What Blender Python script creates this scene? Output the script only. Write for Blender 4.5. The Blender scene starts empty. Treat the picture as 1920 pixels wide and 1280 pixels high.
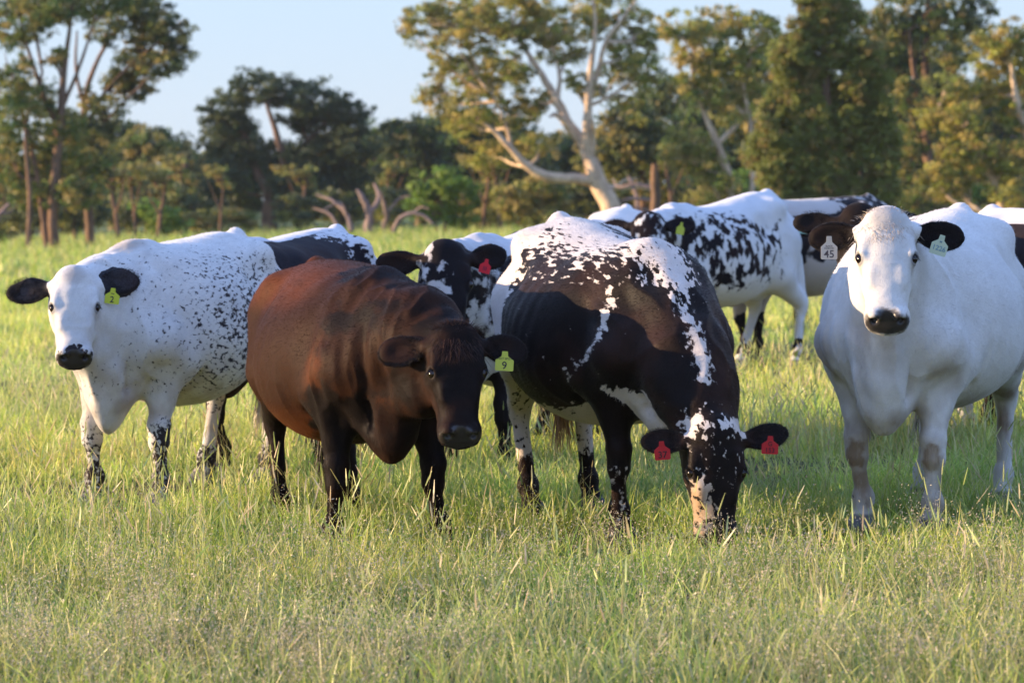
import bpy, bmesh, math, random
import numpy as np
from mathutils import Vector, Matrix

# ------------------------------------------------------------------ camera, world, sun
sc = bpy.context.scene
COL = sc.collection
FPX, HY = 5600.0, 350.0            # focal length in photo pixels, horizon row of the 1920x1280 photo
CAMZ = 1.5
cd = bpy.data.cameras.new('camera')
cam = bpy.data.objects.new('camera', cd); COL.objects.link(cam)
cam.location = (0, 0, CAMZ); cam.rotation_euler = (math.radians(90), 0, 0)
cd.sensor_width = 36.0; cd.lens = 36.0 * FPX / 1920.0
cd.shift_y = -(640 - HY) / 1920.0
cd.clip_start = 0.1; cd.clip_end = 3000
cd.dof.use_dof = True; cd.dof.focus_distance = 12.3; cd.dof.aperture_fstop = 4.8
sc.camera = cam

SUN_EL, SUN_AZ = 8.5, 0.5         # degrees: height, and how far behind the cows' left
w = bpy.data.worlds.new('World'); sc.world = w; w.use_nodes = True
nt = w.node_tree; nt.nodes.clear()
out = nt.nodes.new('ShaderNodeOutputWorld'); bg = nt.nodes.new('ShaderNodeBackground')
sky = nt.nodes.new('ShaderNodeTexSky'); sky.sky_type = 'NISHITA'; sky.sun_disc = False
sky.sun_elevation = math.radians(SUN_EL); sky.sun_rotation = math.radians(-90 + SUN_AZ)
sky.air_density = 1.0; sky.dust_density = 0.5; sky.ozone_density = 3.0; sky.altitude = 200
# the clear evening sky: the physical sky, cooled towards the pale blue it shows away from the sun
wtc = nt.nodes.new('ShaderNodeTexCoord'); wsp = nt.nodes.new('ShaderNodeSeparateXYZ'); nt.links.new(wtc.outputs['Generated'], wsp.inputs[0])
wr = nt.nodes.new('ShaderNodeValToRGB'); nt.links.new(wsp.outputs[2], wr.inputs[0])
wr.color_ramp.elements[0].position = 0.0; wr.color_ramp.elements[0].color = (4.0, 4.7, 5.6, 1)
wr.color_ramp.elements[1].position = 0.9; wr.color_ramp.elements[1].color = (2.8, 4.6, 9.6, 1)
el_ = wr.color_ramp.elements.new(0.07); el_.color = (3.7, 4.7, 6.1, 1)
el_ = wr.color_ramp.elements.new(0.2); el_.color = (3.6, 5.0, 8.6, 1)
wm = nt.nodes.new('ShaderNodeMix'); wm.data_type = 'RGBA'; wm.inputs[0].default_value = 0.8
nt.links.new(sky.outputs[0], wm.inputs[6]); nt.links.new(wr.outputs[0], wm.inputs[7])
nt.links.new(wm.outputs[2], bg.inputs[0]); bg.inputs[1].default_value = 0.088
nt.links.new(bg.outputs[0], out.inputs[0])
sd = bpy.data.lights.new('sun', 'SUN'); sd.energy = 5.0; sd.angle = math.radians(0.5); sd.color = (1.0, 0.73, 0.45)
sun = bpy.data.objects.new('sun', sd); COL.objects.link(sun)
e, a = math.radians(SUN_EL), math.radians(SUN_AZ)
tosun = Vector((-math.cos(e) * math.cos(a), math.cos(e) * math.sin(a), math.sin(e)))
sun.rotation_euler = tosun.to_track_quat('Z', 'Y').to_euler(); sun.location = (-20, 0, 15)
sc.view_settings.view_transform = 'Standard'; sc.view_settings.look = 'None'
sc.view_settings.exposure = 1.12; sc.view_settings.gamma = 1.0
sc.cycles.max_bounces = 6; sc.cycles.diffuse_bounces = 3; sc.cycles.glossy_bounces = 2
sc.cycles.transmission_bounces = 3; sc.cycles.transparent_max_bounces = 4


# ------------------------------------------------------------------ helpers
def W(px, py, d):
    return np.array([d * (px - 960) / FPX, d, CAMZ - d * (py - HY) / FPX])
def tag(o, label=None, cat=None, group=None, kind=None):
    if label: o['label'] = label
    if cat: o['category'] = cat
    if group: o['group'] = group
    if kind: o['kind'] = kind
    return o
def empty(name, loc=(0, 0, 0), rz=0.0):
    o = bpy.data.objects.new(name, None); COL.objects.link(o)
    o.location = loc; o.rotation_euler = (0, 0, rz); o.empty_display_size = 0.2
    return o
def mesh_obj(name, V, F, mats, parent=None, smooth=True, fmat=None, attrs=None, nper=None):
    """V (n,3); F either list of tuples or an int array (m,k)"""
    me = bpy.data.meshes.new(name)
    V = np.asarray(V, np.float32)
    if isinstance(F, np.ndarray):
        m, k = F.shape
        me.vertices.add(len(V)); me.vertices.foreach_set('co', V.ravel())
        me.loops.add(m * k); me.loops.foreach_set('vertex_index', F.ravel().astype(np.int32))
        me.polygons.add(m); me.polygons.foreach_set('loop_start', np.arange(0, m * k, k, dtype=np.int32))
        me.polygons.foreach_set('loop_total', np.full(m, k, np.int32))
        me.update(calc_edges=True)
    else:
        me.from_pydata([tuple(map(float, v)) for v in V], [], F); me.update()
    for m_ in (mats if isinstance(mats, (list, tuple)) else [mats]): me.materials.append(m_)
    if fmat is not None: me.polygons.foreach_set('material_index', np.asarray(fmat, np.int32))
    me.polygons.foreach_set('use_smooth', np.full(len(me.polygons), bool(smooth)))
    for an, ac in (attrs or {}).items():
        at = me.color_attributes.new(an, 'FLOAT_COLOR', 'POINT')
        at.data.foreach_set('color', np.asarray(ac, np.float32).ravel())
    o = bpy.data.objects.new(name, me); COL.objects.link(o)
    if parent is not None: o.parent = parent
    return o
def _hash(ix, iy, iz, seed):
    h = (ix.astype(np.int64) * 374761393 + iy.astype(np.int64) * 668265263 + iz.astype(np.int64) * 2147483647 + seed * 974711) & 0xFFFFFFFF
    h = ((h ^ (h >> 13)) * 1274126177) & 0xFFFFFFFF
    h = h ^ (h >> 16)
    return (h & 0xFFFFFF).astype(np.float32) / 16777215.0
def vnoise(P, scale=1.0, seed=0):
    p = np.asarray(P, np.float32) * scale + 131.7
    i = np.floor(p).astype(np.int64); f = p - i; f = f * f * (3 - 2 * f)
    r = 0
    for dx in (0, 1):
        for dy in (0, 1):
            for dz in (0, 1):
                wgt = (f[:, 0] if dx else 1 - f[:, 0]) * (f[:, 1] if dy else 1 - f[:, 1]) * (f[:, 2] if dz else 1 - f[:, 2])
                r = r + wgt * _hash(i[:, 0] + dx, i[:, 1] + dy, i[:, 2] + dz, seed)
    return r
def fbm(P, scale=1.0, seed=0, octs=3):
    r = 0; a_ = .5; t = 0
    for o_ in range(octs):
        r = r + a_ * vnoise(P, scale * 2 ** o_, seed + o_ * 7); t += a_; a_ *= .5
    return r / t
def sstep(a_, b_, x):
    t = np.clip((x - a_) / (b_ - a_), 0, 1); return t * t * (3 - 2 * t)

class NT:
    def __init__(s, name):
        s.m = bpy.data.materials.new(name); s.m.use_nodes = True; s.t = s.m.node_tree; s.t.nodes.clear()
        s.out = s.n('ShaderNodeOutputMaterial')
    def n(s, typ, **kw):
        nd = s.t.nodes.new(typ)
        for k, v in kw.items(): setattr(nd, k, v)
        return nd
    def l(s, a_, b_): s.t.links.new(a_, b_)
    def val(s, sock, v):
        if hasattr(v, 'links'): s.l(v, sock)
        else: sock.default_value = v
    def math(s, op, a_, b_=None, clamp=False):
        nd = s.n('ShaderNodeMath', operation=op); nd.use_clamp = clamp
        s.val(nd.inputs[0], a_)
        if b_ is not None: s.val(nd.inputs[1], b_)
        return nd.outputs[0]
    def mix(s, f, a_, b_, blend='MIX'):
        nd = s.n('ShaderNodeMix', data_type='RGBA', blend_type=blend)
        s.val(nd.inputs['Factor'], f)
        for sk, v in ((nd.inputs['A'], a_), (nd.inputs['B'], b_)):
            pass
        s.val(nd.inputs[6], a_ if hasattr(a_, 'links') else (*a_, 1)); s.val(nd.inputs[7], b_ if hasattr(b_, 'links') else (*b_, 1))
        return nd.outputs[2]
    def noise(s, vec, scale, detail=3, rough=.55):
        nd = s.n('ShaderNodeTexNoise'); s.l(vec, nd.inputs['Vector'])
        nd.inputs['Scale'].default_value = scale; nd.inputs['Detail'].default_value = detail; nd.inputs['Roughness'].default_value = rough
        return nd.outputs['Fac']
    def mapping(s, vec, scale=(1, 1, 1), rot=(0, 0, 0)):
        nd = s.n('ShaderNodeMapping'); s.l(vec, nd.inputs['Vector']); nd.inputs['Scale'].default_value = scale
        nd.inputs['Rotation'].default_value = rot
        return nd.outputs[0]
    def range(s, v, a_, b_, c=0., d=1., smooth=True):
        nd = s.n('ShaderNodeMapRange', interpolation_type='SMOOTHSTEP' if smooth else 'LINEAR')
        s.val(nd.inputs[0], v)
        for i_, x in enumerate((a_, b_, c, d)): nd.inputs[i_ + 1].default_value = x
        return nd.outputs[0]
def simple_mat(name, col, rough=.5, spec=.5, **kw):
    N = NT(name); p = N.n('ShaderNodeBsdfPrincipled')
    p.inputs['Base Color'].default_value = (*col, 1); p.inputs['Roughness'].default_value = rough
    p.inputs['Specular IOR Level'].default_value = spec
    for k, v in kw.items(): p.inputs[k].default_value = v
    N.l(p.outputs[0], N.out.inputs[0]); return N.m

# ------------------------------------------------------------------ terrain
def gz(x, y):
    x = np.asarray(x, float); y = np.asarray(y, float)
    xs = np.clip(x, -60, 60)
    return (0.024 * xs - 0.03 + 0.05 * sstep(17, 24, y) * sstep(-2, 2, x) - 0.0040 * np.clip(y - 24, 0, 120)
            + 0.02 * np.sin(x * 0.9 + 1.3) * np.cos(y * 0.7) * sstep(4, 9, y))
# ------------------------------------------------------------------ ground
def ground():
    N = NT('paddock_ground'); tc = N.n('ShaderNodeTexCoord'); oc = tc.outputs['Object']
    n1 = N.noise(oc, .35, 4); n2 = N.noise(oc, 3.5, 4); n3 = N.noise(oc, 40, 3)
    c = N.mix(N.range(n1, .35, .65), (.24, .27, .08), (.33, .32, .12))
    c = N.mix(N.range(n2, .4, .7), c, (.13, .17, .05))
    c = N.mix(N.math('MULTIPLY', N.range(n3, .4, .65), .6), c, (.13, .095, .06))
    sx = N.n('ShaderNodeSeparateXYZ'); N.l(oc, sx.inputs[0])
    dk = N.mix(N.range(n2, .35, .7), (.055, .065, .022), (.11, .085, .05))        # near soil and thatch darkened, shade between tussocks put into the colour
    c = N.mix(N.range(sx.outputs[1], 45, 90), c, (.15, .185, .07)); c = N.mix(N.range(sx.outputs[1], 18, 40), dk, c)
    p = N.n('ShaderNodeBsdfPrincipled'); N.l(c, p.inputs['Base Color']); p.inputs['Roughness'].default_value = .95; p.inputs['Specular IOR Level'].default_value = .1
    b = N.n('ShaderNodeBump'); b.inputs['Strength'].default_value = .8; b.inputs['Distance'].default_value = .06; N.l(N.noise(oc, 14, 5), b.inputs['Height']); N.l(b.outputs[0], p.inputs['Normal'])
    N.l(p.outputs[0], N.out.inputs[0])
    ys = np.concatenate([np.linspace(-20, 8, 12), np.linspace(9, 60, 80), np.geomspace(62, 600, 40)])
    xs = np.concatenate([-np.geomspace(400, 16, 22), np.linspace(-15, 15, 61), np.geomspace(16, 400, 22)])
    X, Y = np.meshgrid(xs, ys); Z = gz(X, Y)
    V = np.stack([X, Y, Z], -1).reshape(-1, 3); nx = len(xs); i = np.arange(len(ys) - 1)[:, None] * nx + np.arange(nx - 1)[None]
    F = np.stack([i, i + 1, i + nx + 1, i + nx], -1).reshape(-1, 4)
    o = mesh_obj('ground', V, F, N.m); tag(o, kind='structure')
ground()
def haze():
    V = [(x, y, z) for z in (-4, 19) for y in (-25, 640) for x in (-420, 420)]
    F = [(0, 1, 3, 2), (4, 6, 7, 5), (0, 4, 5, 1), (2, 3, 7, 6), (0, 2, 6, 4), (1, 5, 7, 3)]
    m = bpy.data.materials.new('haze'); m.use_nodes = True; t = m.node_tree; t.nodes.clear()
    o_ = t.nodes.new('ShaderNodeOutputMaterial'); v = t.nodes.new('ShaderNodeVolumePrincipled')
    v.inputs['Color'].default_value = (.93, .95, 1.0, 1); v.inputs['Density'].default_value = .00013; v.inputs['Anisotropy'].default_value = .2
    t.links.new(v.outputs[0], o_.inputs['Volume'])
    o = mesh_obj('haze', V, F, m, smooth=False)
    bm = bmesh.new(); bm.from_mesh(o.data); bmesh.ops.recalc_face_normals(bm, faces=bm.faces[:]); bm.to_mesh(o.data); bm.free()
    tag(o, 'thin evening haze lying over the paddock', 'haze', kind='stuff')
haze()
def leaf_mat(name, transl=.45, rough=.6, spec=.25):
    N = NT(name); at = N.n('ShaderNodeAttribute', attribute_name='tint')
    p = N.n('ShaderNodeBsdfPrincipled'); N.l(at.outputs['Color'], p.inputs['Base Color']); p.inputs['Roughness'].default_value = rough; p.inputs['Specular IOR Level'].default_value = spec
    t = N.n('ShaderNodeBsdfTranslucent'); N.l(at.outputs['Color'], t.inputs['Color'])
    m = N.n('ShaderNodeMixShader'); m.inputs[0].default_value = transl; N.l(p.outputs[0], m.inputs[1]); N.l(t.outputs[0], m.inputs[2])
    N.l(m.outputs[0], N.out.inputs[0]); return N.m
GRASSM = leaf_mat('grass_blades', .42, .42, .45)
def blades(X, Y, H_, Wd, lean, col, tipcol, seg, rng):
    """ribbon blades: returns vertices, quads, colours"""
    n = len(X); th = rng.uniform(0, 2 * math.pi, n)
    dx, dy = np.cos(th), np.sin(th); ph = rng.uniform(0, 2 * math.pi, n); sx, sy = np.cos(ph), np.sin(ph)
    Z = gz(X, Y) - .01
    V = []; C = []
    for k in range(seg + 1):
        t = k / seg; off = lean * H_ * t ** 1.7; hz = H_ * t * (1 - .25 * lean * t)
        wd = Wd * (1 - t ** 1.6 * .92) * .5
        cx, cy, cz = X + dx * off, Y + dy * off, Z + hz
        V += [np.stack([cx - sx * wd, cy - sy * wd, cz], 1), np.stack([cx + sx * wd, cy + sy * wd, cz], 1)]
        c = col * (1 - t) + tipcol * t; C += [c, c]
    V = np.stack(V, 1).reshape(-1, 3); C = np.stack(C, 1).reshape(-1, 3); b = np.arange(n) * 2 * (seg + 1)
    F = np.concatenate([np.stack([b + 2 * k, b + 2 * k + 1, b + 2 * k + 3, b + 2 * k + 2], 1) for k in range(seg)])
    return V, F, C
def scatter(n, y0, y1, margin, rng, p=1.0):
    y = np.sqrt(rng.uniform(y0 ** 2, y1 ** 2, n)); x = rng.uniform(-1, 1, n) * (y * .1715 * margin + .75)
    return x, y
def pal(n, rng, cols, wts, j=.18):
    c = np.array(cols)[rng.choice(len(cols), n, p=np.array(wts) / sum(wts))]
    return c * rng.uniform(1 - j, 1 + j, (n, 1)) * rng.uniform(.95, 1.05, (n, 3))
def grass():
    rng = np.random.default_rng(42)
    k = 1.0
    parts = []
    G = [(.20, .34, .04), (.28, .40, .055), (.38, .43, .08), (.48, .44, .15), (.12, .27, .07)]
    T = [(.32, .46, .06), (.48, .55, .10), (.70, .66, .20), (.76, .64, .36)]
    def zone(n, y0, y1, hmin, hmax, w0, w1, margin=1.25, lean=(.1, .9), seg=3, dryk=1.0):
        n = int(n * k); x, y = scatter(n, y0, y1, margin, rng)
        P = np.stack([x, y, 0 * x], 1)
        cl = fbm(P, .9, 3, 2); dry = fbm(P, .45, 8, 3)
        cl2 = fbm(P, 3.2, 61, 2); keep = rng.random(n) < (.22 + .9 * sstep(.3, .6, cl)) * (.45 + 1.1 * sstep(.35, .6, cl2)); x, y, cl, dry = x[keep], y[keep], cl[keep], dry[keep]; n = len(x)
        hh = rng.uniform(hmin, hmax, n) * (.6 + .8 * cl) * rng.choice([1, 1, 1, 1, 1, 1, 1.5, 2.4], n)
        near = sstep(12.2, 10.2, y); hh *= (.60 + .2 * sstep(14, 18, y)) * (1 - .1 * near)
        col = pal(n, rng, G, [3, 3, 2, .8, 2.2]); tip = pal(n, rng, T, [2, 2.4, 1.6, .5])
        vr = (.46 + 1.1 * fbm(P, 2.6, 31, 2))[keep, None]; hue = (fbm(P, .7, 33, 2)[keep, None] - .5) * .9; col = col * vr * (1 + hue * np.array((1, .25, .2))); tip = tip * vr * (1 + hue * np.array((.8, .2, .2)))
        d_ = (sstep(.45, .65, dry) * .4 + near * .35)[:, None] * rng.random((n, 1)); tip = tip * (1 - d_) + np.array((.50, .40, .26)) * d_
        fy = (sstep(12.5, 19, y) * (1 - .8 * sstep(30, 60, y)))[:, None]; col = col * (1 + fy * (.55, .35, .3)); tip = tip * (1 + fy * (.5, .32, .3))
        return blades(x, y, hh, rng.uniform(w0, w1, n), rng.uniform(*lean, n), col, tip, seg, rng)
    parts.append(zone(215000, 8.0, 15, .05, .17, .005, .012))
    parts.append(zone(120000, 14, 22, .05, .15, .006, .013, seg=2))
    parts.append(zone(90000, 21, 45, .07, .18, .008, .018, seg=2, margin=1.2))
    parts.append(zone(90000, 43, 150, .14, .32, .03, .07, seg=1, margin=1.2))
    # tall seeding stalks
    n = int(15000 * k); x, y = scatter(n, 8.3, 24, 1.2, rng); P = np.stack([x, y, 0 * x], 1)
    keep = rng.random(n) < sstep(.3, .62, fbm(P, .8, 15, 2)) * (1 - .6 * sstep(11.5, 9.5, y)) + .08; x, y = x[keep], y[keep]; n = len(x)
    hh = rng.uniform(.16, .42, n); col = pal(n, rng, [(.28, .34, .09), (.42, .40, .18)], [1, 1]); tip = pal(n, rng, [(.55, .55, .22), (.62, .52, .30), (.40, .46, .14)], [2, 1, 1])
    rs = rng.bit_generator.state
    V, F, C = blades(x, y, hh, np.full(n, .0028), rng.uniform(.02, .55, n), col, tip, 3, rng); parts.append((V, F, C))
    # spikes on the stalk ends
    tipv = V.reshape(n, 8, 3)[:, 6:8].mean(1); below = V.reshape(n, 8, 3)[:, 4:6].mean(1); dr = tipv - below; dr /= np.linalg.norm(dr, axis=1)[:, None]
    for q in range(2):
        sd = rng.normal(size=(n, 3)); sd = np.cross(dr, sd); sd /= np.linalg.norm(sd, axis=1)[:, None]
        L = rng.uniform(.03, .09, n)[:, None]; b0 = tipv - dr * .02
        w_ = .0035
        V2 = np.stack([b0 - sd * w_ * .6, b0 + sd * w_ * .6, b0 + dr * L * .5 - sd * w_, b0 + dr * L * .5 + sd * w_, b0 + dr * L - sd * w_ * .3, b0 + dr * L + sd * w_ * .3], 1).reshape(-1, 3)
        b = np.arange(n) * 6; F2 = np.concatenate([np.stack([b, b + 1, b + 3, b + 2], 1), np.stack([b + 2, b + 3, b + 5, b + 4], 1)])
        parts.append((V2, F2, np.repeat(tip * 1.1, 6, 0)))
    # airy dry seed heads of the near paddock: tiny spikelets on fine panicles
    n = int(3300 * k); x, y = scatter(n, 8.2, 13.5, 1.15, rng); P = np.stack([x, y, 0 * x], 1)
    keep = rng.random(n) < sstep(12.6, 10.4, y) * sstep(.36, .62, fbm(P, 1.3, 21, 2)) + .06; x, y = x[keep], y[keep]; n = len(x)
    m = 46; ht = rng.uniform(.10, .26, n)
    cx = np.repeat(x, m) + rng.normal(0, .045, n * m); cy = np.repeat(y, m) + rng.normal(0, .045, n * m); cz = np.repeat(gz(x, y) + ht, m) + rng.normal(0, .04, n * m)
    c = np.stack([cx, cy, cz], 1); a_ = rng.normal(size=(n * m, 3)); a_ /= np.linalg.norm(a_, axis=1)[:, None]; b_ = np.cross(a_, rng.normal(size=(n * m, 3))); b_ /= np.linalg.norm(b_, axis=1)[:, None]
    L = rng.uniform(.003, .0065, (n * m, 1)); V3 = np.stack([c - a_ * L, c + b_ * L * .35, c + a_ * L, c - b_ * L * .35], 1).reshape(-1, 3)
    F3 = np.arange(n * m * 4).reshape(-1, 4); C3 = np.repeat(pal(n * m, rng, [(.62, .50, .33), (.50, .42, .24), (.70, .57, .42), (.38, .36, .16)], [3, 2, 2, 1]), 4, 0)
    parts.append((V3, F3, C3))
    # fine panicle branches
    nn = n * 6; xs = np.repeat(x, 6) + rng.normal(0, .02, nn); ys = np.repeat(y, 6) + rng.normal(0, .02, nn)
    parts.append(blades(xs, ys, np.repeat(ht, 6) * rng.uniform(.8, 1.2, nn), np.full(nn, .0015), rng.uniform(.1, .5, nn), pal(nn, rng, [(.34, .30, .15)], [1]), pal(nn, rng, [(.46, .36, .24)], [1]), 2, rng))
    off = 0; VV = []; FF = []; CC = []
    for V, F, C in parts: VV.append(V); FF.append(F + off); CC.append(C); off += len(V)
    V = np.concatenate(VV); C = np.concatenate(CC); C = np.c_[np.clip(C, 0, 1), np.ones(len(C))]
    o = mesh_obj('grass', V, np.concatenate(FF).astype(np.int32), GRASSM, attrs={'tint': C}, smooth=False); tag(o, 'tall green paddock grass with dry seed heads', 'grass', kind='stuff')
grass()

# ------------------------------------------------------------------ cows
# Each cow is a smooth union of lofts, tapered limbs and ellipsoids, polygonised once into ONE continuous skin.
class SDF:
    def __init__(s): s.p = []
    def add(s, fn, k, op='u'): s.p.append((fn, k, op))
    def combine(s, Q):
        d = None
        for (fn, k, op), q in zip(s.p, Q):
            if q is None: continue
            if d is None: d = q; continue
            if op == 'u':
                h = np.maximum(k - np.abs(d - q), 0)
                d = np.minimum(d, q) - h * h * (.25 / k)
            else:
                h = np.maximum(k - np.abs(d + q), 0)
                d = np.maximum(d, -q) + h * h * (.25 / k)
        return d
def f_cone(a_, b_, ra, rb):
    a_ = np.array(a_, np.float32); b_ = np.array(b_, np.float32); ba = b_ - a_; L2 = float(ba @ ba)
    def f(P):
        pa = P - a_; t = np.clip((pa @ ba) / L2, 0, 1)
        return np.sqrt(((pa - t[:, None] * ba) ** 2).sum(1)) - (ra + (rb - ra) * t)
    return f
def f_ell(c, r, R=None):
    c = np.array(c, np.float32); r = np.array(r, np.float32)
    R_ = None if R is None else np.array(R, np.float32)
    def f(P):
        q = P - c
        if R_ is not None: q = q @ R_          # rows: into local frame (columns of R are the axes)
        k0 = np.sqrt(((q / r) ** 2).sum(1)); k1 = np.sqrt(((q / (r * r)) ** 2).sum(1))
        return k0 * (k0 - 1) / np.maximum(k1, 1e-6)
    return f
def hermite(xs, Y, n=160):
    xs = np.array(xs, float); Y = np.array(Y, float); X = np.linspace(xs[0], xs[-1], n)
    m = np.gradient(Y, xs, axis=0)
    i = np.clip(np.searchsorted(xs, X) - 1, 0, len(xs) - 2); h = (xs[i + 1] - xs[i]); t = ((X - xs[i]) / h)[:, None]; h = h[:, None]
    R = (2 * t**3 - 3 * t**2 + 1) * Y[i] + (t**3 - 2 * t**2 + t) * h * m[i] + (-2 * t**3 + 3 * t**2) * Y[i + 1] + (t**3 - t**2) * h * m[i + 1]
    return X, R
def f_loft(st, frame=None, mid=.45, n=2.0, n2=2.0):
    """stations (s, top, bottom, halfwidth) along the first axis of the frame"""
    st = np.array(st, float); X, T = hermite(st[:, 0], st[:, 1:])
    x0, x1 = X[0], X[-1]
    def f(P):
        q = P if frame is None else (P - frame[0]) @ frame[1]
        s = np.clip(q[:, 0], x0, x1)
        top = np.interp(s, X, T[:, 0]); bot = np.interp(s, X, T[:, 1]); ry = np.interp(s, X, T[:, 2])
        zc = bot + mid * (top - bot); dz = q[:, 2] - zc
        up = dz > 0
        rz = np.where(up, top - zc, zc - bot); y = np.abs(q[:, 1]); az = np.abs(dz)
        e_ = np.where(up, n, n2)
        k = ((y / ry) ** e_ + (az / rz) ** e_) ** (1 / e_)
        rad = np.sqrt(y * y + az * az); k = np.maximum(k, 1e-3)
        d = np.where(rad < 1e-3, -np.minimum(ry, rz), rad * (1 - 1 / k))
        ex = np.abs(q[:, 0] - s)
        return np.where(ex > 0, np.sqrt(np.maximum(d, 0) ** 2 + ex ** 2) + np.minimum(d, 0) * .3 * (ex < .02), d).astype(np.float32)
    return f

def surface_nets(fn, lo, hi, h, B=12):
    lo = np.array(lo, float); hi = np.array(hi, float)
    nb = np.ceil((hi - lo) / (h * B)).astype(int)
    n = nb * B + 1
    F = np.ones(n, np.float32)
    bi = np.stack(np.meshgrid(*[np.arange(k) for k in nb], indexing='ij'), -1).reshape(-1, 3)
    cen = (lo + (bi + .5) * B * h).astype(np.float32)
    D = np.stack([p[0](cen) for p in fn.p])
    dc = fn.combine(list(D))
    Rb = B * h * .87
    act = np.abs(dc) < Rb * 1.5 + h
    F[:-1, :-1, :-1] = np.repeat(np.repeat(np.repeat(np.where(dc < 0, -1., 1.).reshape(nb), B, 0), B, 1), B, 2)
    g = np.arange(B + 1); gg = np.stack(np.meshgrid(g, g, g, indexing='ij'), -1).reshape(-1, 3)
    isu = np.array([p[2] == 'u' for p in fn.p]); ks = np.array([p[1] for p in fn.p])
    for j in np.nonzero(act)[0]:
        ids = bi[j] * B + gg
        dj = D[:, j]; m = dj[isu].min()
        keep = np.where(isu, dj < m + 2.4 * Rb + ks, dj < 1.3 * Rb + ks)
        P = (lo + ids * h).astype(np.float32)
        F[ids[:, 0], ids[:, 1], ids[:, 2]] = fn.combine([fn.p[i][0](P) if keep[i] else None for i in range(len(keep))])
    S = F < 0
    c = S[:-1, :-1, :-1].astype(np.int8).copy()
    for dx in (0, 1):
        for dy in (0, 1):
            for dz in (0, 1):
                if dx + dy + dz: c += S[dx:S.shape[0] - 1 + dx, dy:S.shape[1] - 1 + dy, dz:S.shape[2] - 1 + dz]
    I = np.argwhere((c > 0) & (c < 8))
    idx = np.full(c.shape, -1, np.int32); idx[I[:, 0], I[:, 1], I[:, 2]] = np.arange(len(I))
    cs = [(0,0,0),(1,0,0),(0,1,0),(1,1,0),(0,0,1),(1,0,1),(0,1,1),(1,1,1)]
    val = np.stack([F[I[:, 0] + a_, I[:, 1] + b_, I[:, 2] + c_] for a_, b_, c_ in cs], 1)
    acc = np.zeros((len(I), 3)); cnt = np.zeros(len(I))
    for p, q in [(0,1),(2,3),(4,5),(6,7),(0,2),(1,3),(4,6),(5,7),(0,4),(1,5),(2,6),(3,7)]:
        va, vb = val[:, p], val[:, q]; m = (va < 0) != (vb < 0)
        t = np.where(m, va / np.where(m, va - vb, 1), 0)
        pt = np.array(cs[p]) + t[:, None] * (np.array(cs[q]) - np.array(cs[p]))
        acc += pt * m[:, None]; cnt += m
    V = lo + (I + acc / cnt[:, None]) * h
    quads = []
    for ax in range(3):
        a1, a2 = (ax + 1) % 3, (ax + 2) % 3
        s0 = [slice(None)] * 3; s1 = [slice(None)] * 3; s0[ax] = slice(0, -1); s1[ax] = slice(1, None)
        D = S[tuple(s0)] != S[tuple(s1)]
        E = np.argwhere(D); E = E[(E[:, a1] > 0) & (E[:, a2] > 0) & (E[:, a1] < n[a1] - 1) & (E[:, a2] < n[a2] - 1)]
        o1 = np.zeros(3, int); o1[a1] = 1; o2 = np.zeros(3, int); o2[a2] = 1
        g_ = lambda X: idx[X[:, 0], X[:, 1], X[:, 2]]
        q = np.stack([g_(E - o1 - o2), g_(E - o2), g_(E), g_(E - o1)], 1)
        flip = ~S[E[:, 0], E[:, 1], E[:, 2]]
        q[flip] = q[flip][:, ::-1]
        quads.append(q)
    Q = np.concatenate(quads); Q = Q[(Q >= 0).all(1)]
    return V, Q

def rot_axes(fwd, up=(0, 0, 1), roll=0.):
    f = np.array(fwd, float); f /= np.linalg.norm(f); l = np.cross(up, f); l /= np.linalg.norm(l); u = np.cross(f, l)
    if roll:
        c, s = math.cos(roll), math.sin(roll); l, u = c * l + s * u, c * u - s * l
    return f, l, u

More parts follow.
